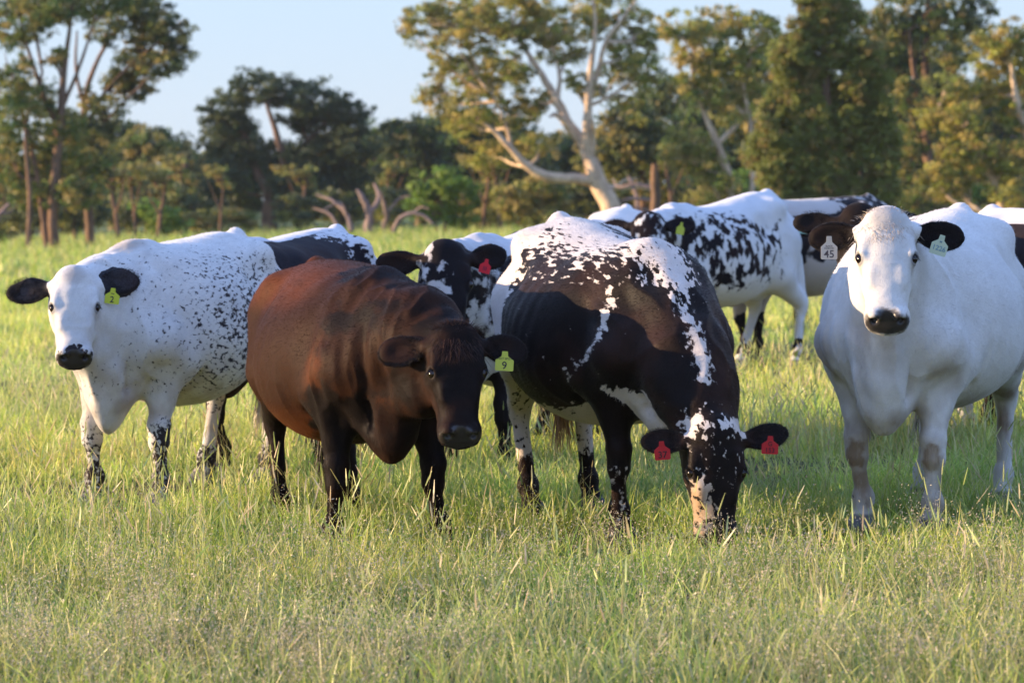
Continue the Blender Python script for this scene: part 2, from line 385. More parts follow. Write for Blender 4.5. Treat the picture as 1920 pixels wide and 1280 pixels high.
class Cow:
    pass
def cow_shape(p):
    """p: dict of pose parameters in the cow's own frame (x forward, y left, z up, hooves at z=0)"""
    S = SDF(); R = Cow()
    fat = p.get('fat', 1.0); wz = p.get('withers', 0.0); hz = p.get('hip', 0.0); bd = p.get('belly', 0.0)
    T = [(-.80, 1.12, .86, .09), (-.74, 1.22, .74, .17), (-.62, 1.31, .64, .25), (-.45, 1.355, .60, .31), (-.25, 1.335, .54 - bd * .7, .37 * fat),
         (0, 1.31, .495 - bd, .42 * fat), (.22, 1.30, .50 - bd * .8, .415 * fat), (.42, 1.31, .54, .355 * fat), (.58, 1.30, .56, .29), (.72, 1.22, .60, .235), (.83, 1.10, .68, .165), (.89, .98, .78, .09)]
    T = [(x, t + wz * sstep(-.3, .6, x) + hz * sstep(.2, -.5, x) if True else t, b, r) for x, t, b, r in T]
    S.add(f_loft(T, mid=.44, n=2.0, n2=2.15), .05)
    R.T = T
    # hips, tail head, shoulders, haunches
    for s in (-1, 1):
        S.add(f_ell((-.44, s * .225, 1.23 + hz), (.06, .05, .05)), .14)
        S.add(f_ell((-.76, s * .10, 1.08 + hz), (.06, .05, .07)), .10)
        S.add(f_cone((-.56, s * .17, .98), (-.46, s * .22, .76), .17, .125), .10)
        S.add(f_cone((.50, s * .11, 1.16 + wz), (.69, s * .19, .82), .085, .10), .09); S.add(f_cone((.36, s * .15, 1.16 + wz), (.42, s * .24, .86), .06, .08), .10)
        S.add(f_cone((.69, s * .18, .82), (.50, s * .20, .74), .10, .115), .10)
        S.add(f_ell((-.22, s * (.36 * fat), 1.14), (.13, .07, .09)), .10, 's')
    S.add(f_cone((-.60, 0, 1.33 + hz), (-.79, 0, 1.22 + hz), .045, .05), .07)
    S.add(f_cone((.42, 0, 1.27 + wz), (.56, 0, 1.27 + wz), .05, .05), .08)
    # brisket
    br = p.get('brisket', 0.0)
    S.add(f_ell((.76, 0, .64), (.16, .12, .18)), .10); S.add(f_ell((.78, 0, .55 - br), (.10, .06, .12)), .08)
    S.add(f_cone((.70, 0, .60), (.42, 0, .57), .06, .04), .10)
    for s in (-1, 1):
        S.add(f_cone((.86, s * .115, .86), (.80, s * .105, .60), .012, .022), .06, 's')   # crease between brisket and forearm
        S.add(f_cone((.36, s * .30, .86), (.40, s * .24, .66), .012, .03), .07, 's')      # behind the elbow
    # udder
    S.add(f_ell((-.42, 0, .60), (.14, .11, .08)), .06)
    # legs
    feet = p.get('feet', {})
    R.legs = {}
    for s, nm in ((1, 'l'), (-1, 'r')):
        fx, fy = feet.get('f' + nm, (0, 0))
        ft = np.array((.55 + fx, s * .15 + fy, 0.)); el = np.array((.53, s * .185, .68))
        kn = el + (ft - el) * .50 + np.array((.035, 0, .0)); kn[2] = .36
        fe = np.array((ft[0] - .03, ft[1], .135))
        fe[:2] = kn[:2] + (np.array((ft[0] - .03, ft[1])) - kn[:2]) * .85
        S.add(f_cone(el + (0, 0, .04), kn + (0, 0, .06), .108, .050), .08)
        S.add(f_cone(kn + (0.008, 0, .035), kn + (0.006, 0, -.03), .056, .050), .03)
        S.add(f_cone(kn + (0, 0, -.05), fe, .035, .033), .04)
        S.add(f_ell(fe, (.044, .041, .042)), .03)
        S.add(f_cone(fe, ft + (0, 0, .05), .038, .045), .03)
        for t in (-1, 1):
            S.add(f_cone(ft + (0, t * .024, .055), ft + (.035, t * .028, .012), .03, .036), .012)
        R.legs['f' + nm] = (el, kn, fe, ft)
        fx, fy = feet.get('h' + nm, (0, 0))
        ft = np.array((-.62 + fx, s * .17 + fy, 0.)); st = np.array((-.44 + fx * .15, s * .22, .74))
        hk = np.array((-.75 + fx * .6, s * .17 + fy * .6, .485))
        fe = np.array((ft[0] - .045, ft[1], .14))
        S.add(f_cone(st, hk + (.02, 0, .03), .125, .056), .09)
        S.add(f_cone((-.74, s * .14, .86), hk + (-.015, 0, .05), .085, .03), .07)
        S.add(f_ell(hk, (.055, .045, .062)), .03)
        S.add(f_cone(hk + (.005, 0, -.04), fe, .039, .035), .04); S.add(f_ell(hk + (-.045, 0, .035), (.025, .022, .05)), .03)
        S.add(f_ell(fe, (.048, .045, .046)), .03)
        S.add(f_cone(fe, ft + (0, 0, .05), .039, .045), .03)
        for t in (-1, 1):
            S.add(f_cone(ft + (0, t * .024, .055), ft + (.035, t * .028, .012), .03, .036), .012)
        R.legs['h' + nm] = (st, hk, fe, ft)
    # tail
    tb = np.array((-.80, 0, 1.20 + hz)); sw = p.get('tail', (0, 0))
    tp = [tb, tb + (-.065, 0, -.07), tb + (-.085, sw[0] * .3, -.30), tb + (-.05 , sw[0] * .7, -.52), tb + (-.03 + sw[1], sw[0], -.70)]
    for i in range(4): S.add(f_cone(tp[i], tp[i + 1], .034 - .004 * i, .03 - .004 * i), .03)
    R.tail = tp
    # head frame
    hs = p.get('hs', 1.0)
    poll = np.array(p['poll'], float); yaw = math.radians(p.get('yaw', 0)); pit = math.radians(p.get('pitch', 58)); roll = math.radians(p.get('roll', 0))
    u = np.array((math.cos(pit) * math.cos(yaw), math.cos(pit) * math.sin(yaw), -math.sin(pit)))
    hd = np.array((math.cos(yaw), math.sin(yaw), 0)); l = np.array((-math.sin(yaw), math.cos(yaw), 0)); wv = np.cross(u, l)
    c, s_ = math.cos(roll), math.sin(roll); l, wv = c * l + s_ * wv, c * wv - s_ * l
    A = np.stack([u, l, wv], 1); R.A, R.poll, R.hs = A, poll, hs
    H = lambda x, y, z: poll + A @ (np.array((x, y, z)) * hs)
    R.H = H
    # neck
    nb = np.array((.56, 0, 1.18 + wz)); nt_ = H(.0, 0, -.055); cb = np.array((.78, 0, .90)); ct = H(.14, 0, -.175)
    mb = (nb + cb) / 2 - (0.06, 0, 0); mt = H(.06, 0, -.12)
    nk = p.get('neck', 1.0)
    bow = np.array(p.get('bow', (0, 0, 0)), float)
    def chain(a_, b_, ra, rb, k):
        m = (a_ + b_) / 2 + bow
        S.add(f_cone(a_, m, ra, (ra + rb) / 2 * .95), k); S.add(f_cone(m, b_, (ra + rb) / 2 * .95, rb), k)
    chain(nb, nt_, .105 * nk, .07, .09); chain(cb, ct, .17 * nk, .085, .10); chain(mb, mt, .185 * nk, .105, .10)
    # dewlap
    dl = p.get('dewlap', .5)
    if dl:
        db = np.array((.86, 0, .70)); dm = (db + ct) / 2 + np.array((0.0, 0, -.05)) + bow
        S.add(f_cone(H(.2, 0, -.22), dm, .03, .045 * dl + .02), .09); S.add(f_cone(dm, db, .045 * dl + .02, .07), .09)
    # head
    st = [(-.05, .004, -.08, .045), (-.02, .02, -.125, .078), (.03, .032, -.17, .105), (.09, .04, -.205, .120), (.15, .038, -.225, .122), (.21, .03, -.215, .107), (.28, .018, -.185, .088),
          (.35, .008, -.155, .080), (.41, .004, -.140, .084), (.440, -.002, -.136, .092), (.468, -.022, -.130, .094), (.492, -.046, -.124, .088), (.510, -.066, -.116, .070), (.518, -.082, -.108, .040)]
    fr = (poll, A)
    def scaled(fn):
        return lambda P: fn((P - poll) @ A / hs) * hs
    S.add(scaled(f_loft(st, mid=.55, n=2.5, n2=2.1)), .05)
    def he(c_, r_, k, op='u'): S.add(scaled(f_ell(c_, r_)), k, op)
    def hc(a_, b_, ra, rb, k, op='u'): S.add(scaled(f_cone(a_, b_, ra, rb)), k, op)
    he((-.012, 0, -.008), (.045, .085, .038), .05)                  # poll knob
    for s in (-1, 1):
        hc((.10, s * .098, -.004), (.165, s * .112, .004), .026, .022, .03)       # brow
        he((.17, s * .085, -.16), (.10, .038, .075), .05)         # cheek
        he((.180, s * .106, -.020), (.038, .032, .032), .02)       # eye bulge
        S.add(scaled(f_ell((.183, s * .134, .005), (.027, .024, .0195), np.stack([(1, 0, 0), (0, s * .77, .64), (0, -.64 * s, .77)], 1))), .006, 's')  # lid opening
        hc((.155, s * .128, -.006), (.170, s * .134, -.020), .010, .010, .012)
        he((.26, s * .075, -.01), (.06, .018, .02), .04)
        hc((.22, s * .085, -.055), (.36, s * .06, -.06), .02, .02, .04)
        he((.440, s * .064, -.075), (.045, .034, .045), .03)       # upper lip
        he((.462, s * .056, -.014), (.028, .028, .022), .02)       # nostril wing
        S.add(scaled(f_ell((.484, s * .058, -.026), (.021, .017, .030), np.stack([(.70, -s * .25, -.67), (s * .25, .96, -.1 * s), (.67, -.1, .73)], 1))), .008, 's')
        hc((.30, s * .070, -.13), (.40, s * .066, -.115), .03, .022, .04)
    he((.425, 0, -.148), (.055, .048, .028), .02)                  # chin
    hc((.49, -.07, -.122), (.38, -.085, -.115), .006, .004, .01, 's'); hc((.49, .07, -.122), (.38, .085, -.115), .006, .004, .01, 's')
    hc((.505, -.06, -.124), (.505, .06, -.124), .008, .008, .01, 's')
    # ears
    R.ears = {}
    for s, nm in ((1, 'l'), (-1, 'r')):
        up_, back_, tw = p.get('ear_' + nm, (0.1, 0.25, 0.))
        # direction in head frame: out (v), up (-u mixed with w), back (-w)
        d_ = np.array((-up_, s * 1.0, -back_)); d_ /= np.linalg.norm(d_)
        front = np.array((math.sin(tw), 0.0, math.cos(tw))); front -= d_ * (front @ d_); front /= np.linalg.norm(front)
        side = np.cross(front, d_)
        base = np.array((.035, s * .095, -.035)); ear = np.stack([d_, side, front], 1)
        L = p.get('earlen', .112)
        ce = base + d_ * (.045 + L)
        ew = p.get('earw', .068); fe_ = f_ell(ce, (L, ew, .026), ear)
        S.add(scaled(fe_), .012)
        S.add(scaled(f_cone(base, base + d_ * .07, .036, .027)), .03)
        S.add(scaled(f_ell(ce + front * .030 - d_ * .005, (L * .80, ew * .72, .022), ear)), .016, 's')
        R.ears[nm] = (A @ ce * hs + poll, A @ ear, L * hs); R.ew = ew * hs
        R.ears[nm + 'f'] = (ce, ear, L)
    # muzzle/mouth hidden extras
    R.S = S
    return R

def strands(name, roots, dirs, lens, width, cols, mat, parent, droop=.3, seg=3, seed=1):
    """hair strands: thin tapering ribbons"""
    rng = np.random.default_rng(seed); n = len(roots)
    side = np.cross(dirs, rng.normal(size=(n, 3))); side /= np.linalg.norm(side, axis=1)[:, None] + 1e-9
    V = []; 
    for k in range(seg + 1):
        t = k / seg
        pos = roots + dirs * (lens * t)[:, None] + np.array((0, 0, -1.)) * (lens * droop * t * t)[:, None]
        wd = width * (1 - .85 * t)
        V += [pos - side * wd / 2, pos + side * wd / 2]
    V = np.stack(V, 1).reshape(-1, 3)
    b = np.arange(n) * (2 * (seg + 1))
    F = np.concatenate([np.stack([b + 2 * k, b + 2 * k + 1, b + 2 * k + 3, b + 2 * k + 2], 1) for k in range(seg)])
    C = np.repeat(np.c_[cols, np.ones(n)], 2 * (seg + 1), 0)
    return mesh_obj(name, V, F, mat, parent, attrs={'tint': C})

def hair_mat():
    N = NT('hair'); at = N.n('ShaderNodeAttribute', attribute_name='tint')
    p = N.n('ShaderNodeBsdfPrincipled'); N.l(at.outputs['Color'], p.inputs['Base Color'])
    p.inputs['Roughness'].default_value = .55; p.inputs['Specular IOR Level'].default_value = .3
    N.l(p.outputs[0], N.out.inputs[0]); return N.m
HAIR = hair_mat()
EYE = simple_mat('eye', (.010, .005, .004), .12, .5)
SKIN_BLACK = (.024, .019, .019)

def coat_mat(name, light, dark, tan=(.33, .22, .13), freq=26, stretch=(.45, 1, 1), rot=(0, 0, 0), detail=2, sheen=.25, warm=(.022, .011, .008), rough=.66, dsheen=.04, streak=(.80, .78, .75), soft=.06):
    N = NT(name); at = N.n('ShaderNodeAttribute', attribute_name='coat'); sp = N.n('ShaderNodeSeparateColor'); N.l(at.outputs['Color'], sp.inputs[0])
    tc = N.n('ShaderNodeTexCoord'); oc = tc.outputs['Object']
    mp = N.mapping(oc, stretch, rot)
    fl = N.noise(mp, freq, detail, .5)
    t = N.math('ADD', sp.outputs[0], N.math('MULTIPLY', N.math('SUBTRACT', fl, .5), at.outputs['Alpha']))
    fine = N.noise(N.mapping(oc, (18, 60, 60), rot), 3.0, 2, .5)
    t = N.math('ADD', t, N.math('MULTIPLY', N.math('SUBTRACT', fine, .5), .12))
    dk = N.range(t, .5 - soft, .5 + soft)
    big = N.noise(oc, 4.0, 3)
    lightc = N.mix(N.range(big, .35, .75), light, tuple(c * .86 for c in light))
    lightc = N.mix(N.math('MULTIPLY', N.range(fine, .3, .7), .30), lightc, tuple(c * .70 for c in light))
    lightc = N.mix(sp.outputs[1], lightc, tan)
    darkc = N.mix(N.range(big, .4, .7), dark, warm)
    darkc = N.mix(N.math('MULTIPLY', N.range(fine, .35, .7), .5), darkc, tuple(c * 1.9 for c in dark))
    strk = N.noise(N.mapping(oc, (2.2, 9, 2.2), rot), 2.2, 4, .7)
    lightc = N.mix(N.math('MULTIPLY', N.range(strk, .45, .7), .32), lightc, tuple(c * k_ for c, k_ in zip(light, streak)))
    col = N.mix(dk, lightc, darkc)
    col = N.mix(sp.outputs[2], col, SKIN_BLACK)
    p = N.n('ShaderNodeBsdfPrincipled'); N.l(col, p.inputs['Base Color'])
    rg = N.math('SUBTRACT', rough, N.range(sp.outputs[2], .6, 1, 0, .30)); N.l(rg, p.inputs['Roughness'])
    N.l(N.range(sp.outputs[2], .55, 1, .06, .5), p.inputs['Specular IOR Level']); N.l(N.range(dk, 0, 1, sheen, dsheen), p.inputs['Sheen Weight']); p.inputs['Sheen Roughness'].default_value = .45
    bmp = N.n('ShaderNodeBump'); bmp.inputs['Strength'].default_value = .35; bmp.inputs['Distance'].default_value = .0035
    hb = N.math('ADD', N.math('MULTIPLY', fine, .7), N.math('MULTIPLY', N.noise(N.mapping(oc, (6, 16, 16), rot), 3.0, 3), .35))
    N.l(hb, bmp.inputs['Height']); N.l(bmp.outputs[0], p.inputs['Normal'])
    N.l(p.outputs[0], N.out.inputs[0]); return N.m

def blob(P, c, r, q=None):
    """1 at the centre, 0 at the edge of an ellipsoid, negative outside"""
    d = (P - np.array(c)) / np.array(r); return 1 - np.sqrt((d * d).sum(1))

class CowTag:
    pass
TAG_GREY = simple_mat('tag_ink', (.02, .02, .025), .6)
def tag_shape(w_, h_, nk=.3):
    hw = w_ / 2; n = nk * w_
    return [(-hw, 0.004), (-hw + .004, 0), (hw - .004, 0), (hw, .004), (hw, h_ * .62), (n * .6, h_ * .86), (n * .5, h_ * 1.15), (-n * .5, h_ * 1.15), (-n * .6, h_ * .86), (-hw, h_ * .62)]
def make_tag(parent, loc, facing, tilt, w_, h_, col, lines, ink=(.02, .02, .025), rough=.35):
    """flat plastic ear tag with a neck and raised printed characters; loc = top of the neck in the parent's frame"""
    m1 = simple_mat('tag_plastic', col, rough, .4); m2 = simple_mat('tag_print', ink, .6)
    sh = [(x, y - h_ * 1.1) for x, y in tag_shape(w_, h_)]
    n = len(sh); th = .0016
    V = [(x, th, y) for x, y in sh] + [(x, -th, y) for x, y in sh]       # -y faces the viewer
    F = [tuple(range(n)), tuple(range(2 * n - 1, n - 1, -1))] + [(i, i + n, (i + 1) % n + n, (i + 1) % n) for i in range(n)]
    fm = [0] * len(F)
    # stud
    k = 10; b0 = len(V)
    for j in range(k): V.append((.006 * math.cos(j * 2 * math.pi / k), -.004, -.004 + .006 * math.sin(j * 2 * math.pi / k)))
    F.append(tuple(range(b0, b0 + k))[::-1]); fm.append(0)
    for txt, size, x0, z0 in lines:
        cu = bpy.data.curves.new('txt', 'FONT'); cu.body = txt; cu.size = size; cu.align_x = 'CENTER'; cu.align_y = 'CENTER'; cu.resolution_u = 3; cu.offset = size * .012
        to = bpy.data.objects.new('txt', cu); COL.objects.link(to)
        dg = bpy.context.evaluated_depsgraph_get(); me = to.evaluated_get(dg).to_mesh()
        b0 = len(V)
        for v in me.vertices: V.append((v.co.x + x0, -.0024, v.co.y + z0 - h_ * 1.1))
        for f in me.polygons: F.append(tuple(b0 + i for i in f.vertices)); fm.append(1)
        to.evaluated_get(dg).to_mesh_clear(); bpy.data.objects.remove(to); bpy.data.curves.remove(cu)
    o = mesh_obj('ear_tag', V, F, [m1, m2], parent, smooth=False, fmat=fm)
    o.matrix_local = Matrix.Translation(Vector(loc)) @ Matrix.Rotation(facing, 4, 'Z') @ Matrix.Rotation(tilt[0], 4, 'X') @ Matrix.Rotation(tilt[1], 4, 'Y')
    return o

COWS = {}
def vnormals(V, Q):
    n = np.cross(V[Q[:, 2]] - V[Q[:, 0]], V[Q[:, 3]] - V[Q[:, 1]]); N_ = np.zeros_like(V)
    for i in range(4):
        for c in range(3): N_[:, c] += np.bincount(Q[:, i], n[:, c], len(V))
    return N_ / (np.linalg.norm(N_, axis=1)[:, None] + 1e-12)
def sculpt(V, Q, R, pose):
    """loose skin, ribs, muscle and folds worked into the surface"""
    N_ = vnormals(V, Q); x, y, z = V.T; H = (V - R.poll) @ R.A / R.hs
    sd_ = pose.get('seed', 1)
    head = sstep(.42, .30, np.linalg.norm(H - (.2, 0, -.08), axis=1)); legs = sstep(.62, .5, z) * (1 - head)
    d = .017 * (fbm(V, 4.5, sd_, 2) - .5) * (1 - head) * (1 - .6 * legs)
    d += .0035 * (fbm(V, 17, sd_ + 3, 2) - .5) * (1 - .3 * head)
    # ribs, faint
    rb = sstep(-.42, -.25, x) * sstep(.36, .2, x) * sstep(.25, .36, np.abs(y)) * sstep(.55, .75, z) * sstep(1.22, 1.05, z)
    d += .0022 * rb * np.sin((x + .25 * (1.1 - z)) * 2 * math.pi / .095) * (fbm(V, 3, sd_ + 5, 1))
    # folds of loose skin on neck, dewlap and behind the elbow: ridged noise drawn out up and down
    nk = sstep(.50, .66, x) * (1 - head) * sstep(.45, .6, z)
    q = np.stack([x * 1.0 + .3 * y, y * 1.0, z * .22], 1) if pose.get('pitch', 60) < 75 else np.stack([x * .3, y, z * .5], 1)
    rg = 1 - np.abs(2 * fbm(q, 9, sd_ + 9, 2) - 1) * 2.2
    d += .015 * nk * np.clip(rg, -.6, 1)
    fl = np.maximum(sstep(0, .5, blob(V, (.36, .33, .70), (.16, .2, .2))), sstep(0, .5, blob(V, (.36, -.33, .70), (.16, .2, .2))))
    rg2 = 1 - np.abs(2 * vnoise(np.stack([x * 1.4, y * .3, z * .5], 1), 9, sd_ + 12) - 1) * 2
    d += .006 * fl * rg2
    # tendons and grooves down the legs
    d += .004 * legs * (fbm(np.stack([x, y, z * .35], 1), 26, sd_ + 14, 2) - .5) * 2
    # wrinkles of the face
    d += .0016 * head * (1 - np.abs(2 * fbm(H * (1, .5, 1), 22, sd_ + 20, 2) - 1) * 2)
    return V + N_ * d[:, None]
def build_cow(key, pos, heading, pose, coatfn, mat, label, scale=1.0, h=.008, tags=(), earcol=(.012, .009, .008), tuft=None, switch=(.62, .55, .47), group='cows standing in the paddock'):
    hr = math.radians(heading)
    root = empty('cow', pos, hr); root.scale = (scale,) * 3
    tag(root, label, 'cow', group)
    R = cow_shape(pose); R.root = root
    Hp = R.poll
    lo = np.array((-1.02, -.62 * max(1, pose.get('fat', 1)), -.03)); hi = np.array((1.0, .62 * max(1, pose.get('fat', 1)), 1.48))
    ex = [R.H(.56, 0, -.05), R.H(0, 0, .06)] + [R.ears[q][0] + R.ears[q][1][:, 0] * R.ears[q][2] for q in 'lr'] + [t for t in R.tail]
    for q in ex: lo = np.minimum(lo, q - .09); hi = np.maximum(hi, q + .09)
    lo[2] = -.03
    V, Q = surface_nets(R.S, lo, hi, h)
    V = sculpt(V, Q, R, pose)
    HC = (V - R.poll) @ R.A / R.hs
    earm = np.full(len(V), -1.); earfront = np.zeros(len(V))
    for q in 'lr':
        ce, ax, L = R.ears[q + 'f']
        e_ = (HC - ce) @ ax
        m = 1 - np.sqrt(((e_ / (L * 1.22, R.ew / R.hs * 1.35, .05)) ** 2).sum(1)); earm = np.maximum(earm, m)
    nosep = np.maximum.reduce([blob(HC, (.478, 0, -.048), (.068, .118, .074)), blob(HC, (.47, .06, -.10), (.06, .045, .022)), blob(HC, (.47, -.06, -.10), (.06, .045, .022)), blob(HC, (.45, 0, -.135), (.05, .05, .012))])
    eyer = np.maximum(blob(HC, (.185, .128, -.004), (.040, .034, .032)), blob(HC, (.185, -.128, -.004), (.040, .034, .032)))
    R.V, R.HC, R.earm, R.nose, R.eye = V, HC, earm, nosep, eyer
    pat, tan, spk = coatfn(R, V, HC)
    skin = np.maximum(sstep(0.0, .22, nosep + (fbm(V, 60, 3) - .5) * .3), .62 * sstep(-.1, .25, eyer))
    hoof = sstep(.075, .06, V[:, 2])
    skin = np.maximum(skin, hoof * .8)
    C = np.stack([np.clip(pat, -2, 3), np.clip(tan, 0, 1), np.clip(skin, 0, 1), np.clip(spk, 0, 3)], 1)
    body = mesh_obj('body', V, Q.astype(np.int32), mat, root, attrs={'coat': C})
    rng = np.random.default_rng(len(COWS) + 5)
    if h < .009:
        # short coat hair growing from the skin; it carries the same coat pattern as the skin under it
        nf = 95000; N_ = vnormals(V, Q); keep = np.nonzero((V[:, 2] > .05) & (skin < .3) & (earm < .0))[0]
        ix = rng.choice(keep, nf); P0 = V[ix]; n0 = N_[ix]
        Hh = HC[ix]; hdm = sstep(.38, .28, np.linalg.norm(Hh - (.2, 0, -.08), axis=1))[:, None]
        flow = np.stack([-.8 + 0 * P0[:, 0], .5 * (fbm(P0, 3, 77, 1) - .5), -.75 + .5 * (fbm(P0, 4, 78, 1) - .5)], 1); flow[P0[:, 2] < .6] = (0.05, 0, -1)
        fh = (R.A @ np.stack([-.7 + 0 * Hh[:, 0], Hh[:, 1] * 5, 0 * Hh[:, 0]])).T
        flow = flow * (1 - hdm) + fh * hdm
        flow -= n0 * (flow * n0).sum(1)[:, None]; flow /= np.linalg.norm(flow, axis=1)[:, None] + 1e-6
        dr = flow + n0 * rng.uniform(.12, .42, (nf, 1)) + rng.normal(0, .16, (nf, 3)); dr /= np.linalg.norm(dr, axis=1)[:, None]
        ln_ = rng.uniform(.010, .020, nf) * pose.get('hair', 1.0) * (1 - .45 * hdm[:, 0]); sd_ = np.cross(dr, n0); sd_ /= np.linalg.norm(sd_, axis=1)[:, None] + 1e-6; wd_ = .0011
        P0 = P0 - n0 * .001
        FV = np.stack([P0 - sd_ * wd_, P0 + sd_ * wd_, P0 + dr * ln_[:, None]], 1).reshape(-1, 3)
        mesh_obj('coat_hair', FV, np.arange(nf * 3, dtype=np.int32).reshape(-1, 3), mat, root, attrs={'coat': np.repeat(C[ix], 3, 0)})
    # eyes
    for s in (-1, 1):
        if h > .013: break
        c0 = R.H(.182, s * .1135, -.014); r_ = .0265 * R.hs
        U = [(math.sin(b_) * math.cos(a_), math.sin(b_) * math.sin(a_), math.cos(b_)) for b_ in np.linspace(0, math.pi, 11) for a_ in np.linspace(0, 2 * math.pi, 17)[:-1]]
        Vv = np.array(U) * r_ ; Fq = [(i * 16 + j, i * 16 + (j + 1) % 16, (i + 1) * 16 + (j + 1) % 16, (i + 1) * 16 + j) for i in range(10) for j in range(16)]
        eo = mesh_obj('eye', Vv, Fq, EYE, root); eo.location = c0
    # eyelashes
    if h < .009:
        for s in (-1, 1):
            nl = 46; k_ = rng.uniform(-1, 1, nl)
            rt = np.array([R.H(.166 + .004 * abs(q_), s * (.130 - .004 * abs(q_) + .006 * q_), -.002 - .020 * q_) for q_ in k_])
            dd = np.array([R.A @ np.array((.35 + g_ * .15, s * .75, .35 - .5 * q_)) for q_, g_ in zip(k_, rng.normal(size=nl))]); dd /= np.linalg.norm(dd, axis=1)[:, None]
            strands('eyelashes', rt, dd, rng.uniform(.014, .024, nl), .0016, np.tile(np.array(BLACK), (nl, 1)), HAIR, root, .5, 2, seed=6)
    # ear hair, both ears one fringe each
    nh = 5200 if h < .01 else (1500 if h < .013 else 500)
    for q in 'lr':
        cw, ax, L = R.ears[q]; ew = R.ew
        th = rng.uniform(0, 2 * math.pi, nh); rr = np.sqrt(rng.uniform(.1, 1, nh))
        ex_ = np.cos(th) * L * rr * .97; ey_ = np.sin(th) * ew * rr * .97
        sg = rng.choice([-1, 1, 1], nh)
        zz = np.where(sg < 0, -np.sqrt(np.maximum(0, 1 - rr ** 2)) * .022, .004 + .012 * rr)
        roots = cw + ex_[:, None] * ax[:, 0] + ey_[:, None] * ax[:, 1] + zz[:, None] * ax[:, 2]
        dr = (ex_ / L * .9 + .45)[:, None] * ax[:, 0] + (ey_ / ew * .9)[:, None] * ax[:, 1] + (rng.normal(0, .25, nh) + .25 * sg)[:, None] * ax[:, 2] + rng.normal(0, .25, (nh, 3))
        dr /= np.linalg.norm(dr, axis=1)[:, None]
        cols = np.array(earcol)[None] * rng.uniform(.5, 1.5, (nh, 1))
        brown = rng.random(nh) < .12; cols[brown] = np.array((.035, .017, .010)) * rng.uniform(.6, 1.3, (brown.sum(), 1))
        strands('ear_hair', roots, dr, rng.uniform(.006, .017, nh), .0011 if h < .01 else .003, cols, HAIR, root, .1, 2, seed=3)
    if tuft:
        nt2 = tuft.get('n', 900); cc = np.array(tuft['col']); 
        uu = rng.uniform(-.045, .085, nt2); vv = rng.normal(0, .042, nt2)
        roots = np.array([R.H(a_, b_, .018 - 3.2 * b_ * b_ + (.01 if a_ > 0 else .0)) for a_, b_ in zip(uu, vv)])
        dd = np.array([R.A @ np.array(((.9 if a_ > .0 else -.8) + g1 * .3, b_ * 9 + g2 * .35, .55 + g3 * .3)) for a_, b_, g1, g2, g3 in zip(uu, vv, *rng.normal(size=(3, nt2)))])
        dd /= np.linalg.norm(dd, axis=1)[:, None]
        strands('poll_tuft', roots, dd, rng.uniform(.3, 1, nt2) * tuft.get('len', .05), .0028, cc[None] * rng.uniform(.6, 1.35, (nt2, 1)), HAIR, root, .35, 3, seed=8)
    # tail switch
    ns = 260 if h < .013 else 120
    t4 = R.tail[4]; t3 = R.tail[3]
    k = rng.uniform(0, 1, ns); roots = t3 + (t4 - t3) * (k[:, None] * .7 + .4) + rng.normal(0, .012, (ns, 3))
    dd = np.array((0, 0, -1.)) + rng.normal(0, .13, (ns, 3)); dd /= np.linalg.norm(dd, axis=1)[:, None]
    strands('tail_switch', roots, dd, rng.uniform(.12, .34, ns), .006, np.array(switch)[None] * rng.uniform(.6, 1.2, (ns, 1)), HAIR, root, 0, 3, seed=4)
    for tg in tags:
        q = tg['ear']; cw, ax, L = R.ears[q]
        loc = cw + ax[:, 0] * tg.get('along', 0.0) * L + ax[:, 2] * .012 + ax[:, 1] * 0 
        # keep the tag in front of the ear, hanging plumb and facing where the ear opens
        fr_ = tg.get('face', -90) - heading
        loc = loc + np.array((math.cos(math.radians(fr_)), math.sin(math.radians(fr_)), 0)) * tg.get('out', .02) + np.array((0, 0, tg.get('dz', 0)))
        make_tag(root, loc, math.radians(fr_ + 90), tg.get('tilt', (0, 0)), tg['w'], tg['h'], tg['col'], tg.get('lines', ()), tg.get('ink', (.02, .02, .025)))
    COWS[key] = R
    return R

def leg_z(P): return P[:, 2]
BLACK = (.009, .0065, .006); WHITE = (.80, .77, .73)
def base_masks(R, V, HC):
    ear = sstep(-.02, .12, R.earm + (fbm(V, 30, 5) - .5) * .25)
    return ear

# --- the big white cow on the right, looking at the camera
def coat_J(R, V, H):
    n1 = fbm(V, 9, 1); pat = np.full(len(V), -.2); spk = np.zeros(len(V)); tan = np.zeros(len(V))
    z = V[:, 2]
    low = sstep(.30, .12, z); pat = np.where(low > 0, .0 + .30 * low + .14 * (n1 - .5), pat); spk = np.where(low > 0, .9, spk)
    ear = base_masks(R, V, H); pat = np.where(ear > 0, np.maximum(pat, ear), pat); spk = spk * (1 - ear)
    tan += .35 * sstep(.1, .5, blob(H, (.0, 0, .02), (.10, .12, .09)))
    for s in (1, -1):
        tan += .45 * sstep(0, .6, blob(H, (.20, s * .12, -.05), (.08, .05, .05)))
        kn = R.legs['fl' if s > 0 else 'fr'][1]; tan += 1.0 * sstep(.0, .7, blob(V, kn + (.05, 0, -.03), (.055, .06, .085)) + (fbm(V, 28, 6) - .5) * .9)
    tan += .75 * sstep(.42, .72, fbm(V * (1, 1, .5), 6, 4)) * sstep(1.25, .6, z)
    spk = np.where(z > .3, .35, spk); pat = np.where(z > .3, pat + .42 * sstep(.5, .75, fbm(V, 3, 91)), pat)
    tan += .35 * sstep(.75, .45, z) * sstep(.4, .7, fbm(V * (1, 1, .6), 12, 44)); tan += .4 * sstep(0, .6, blob(V, (.85, 0, .85), (.3, .16, .35))) * sstep(.3, .6, fbm(V * (1, 1, .3), 14, 5))
    return pat, tan, spk
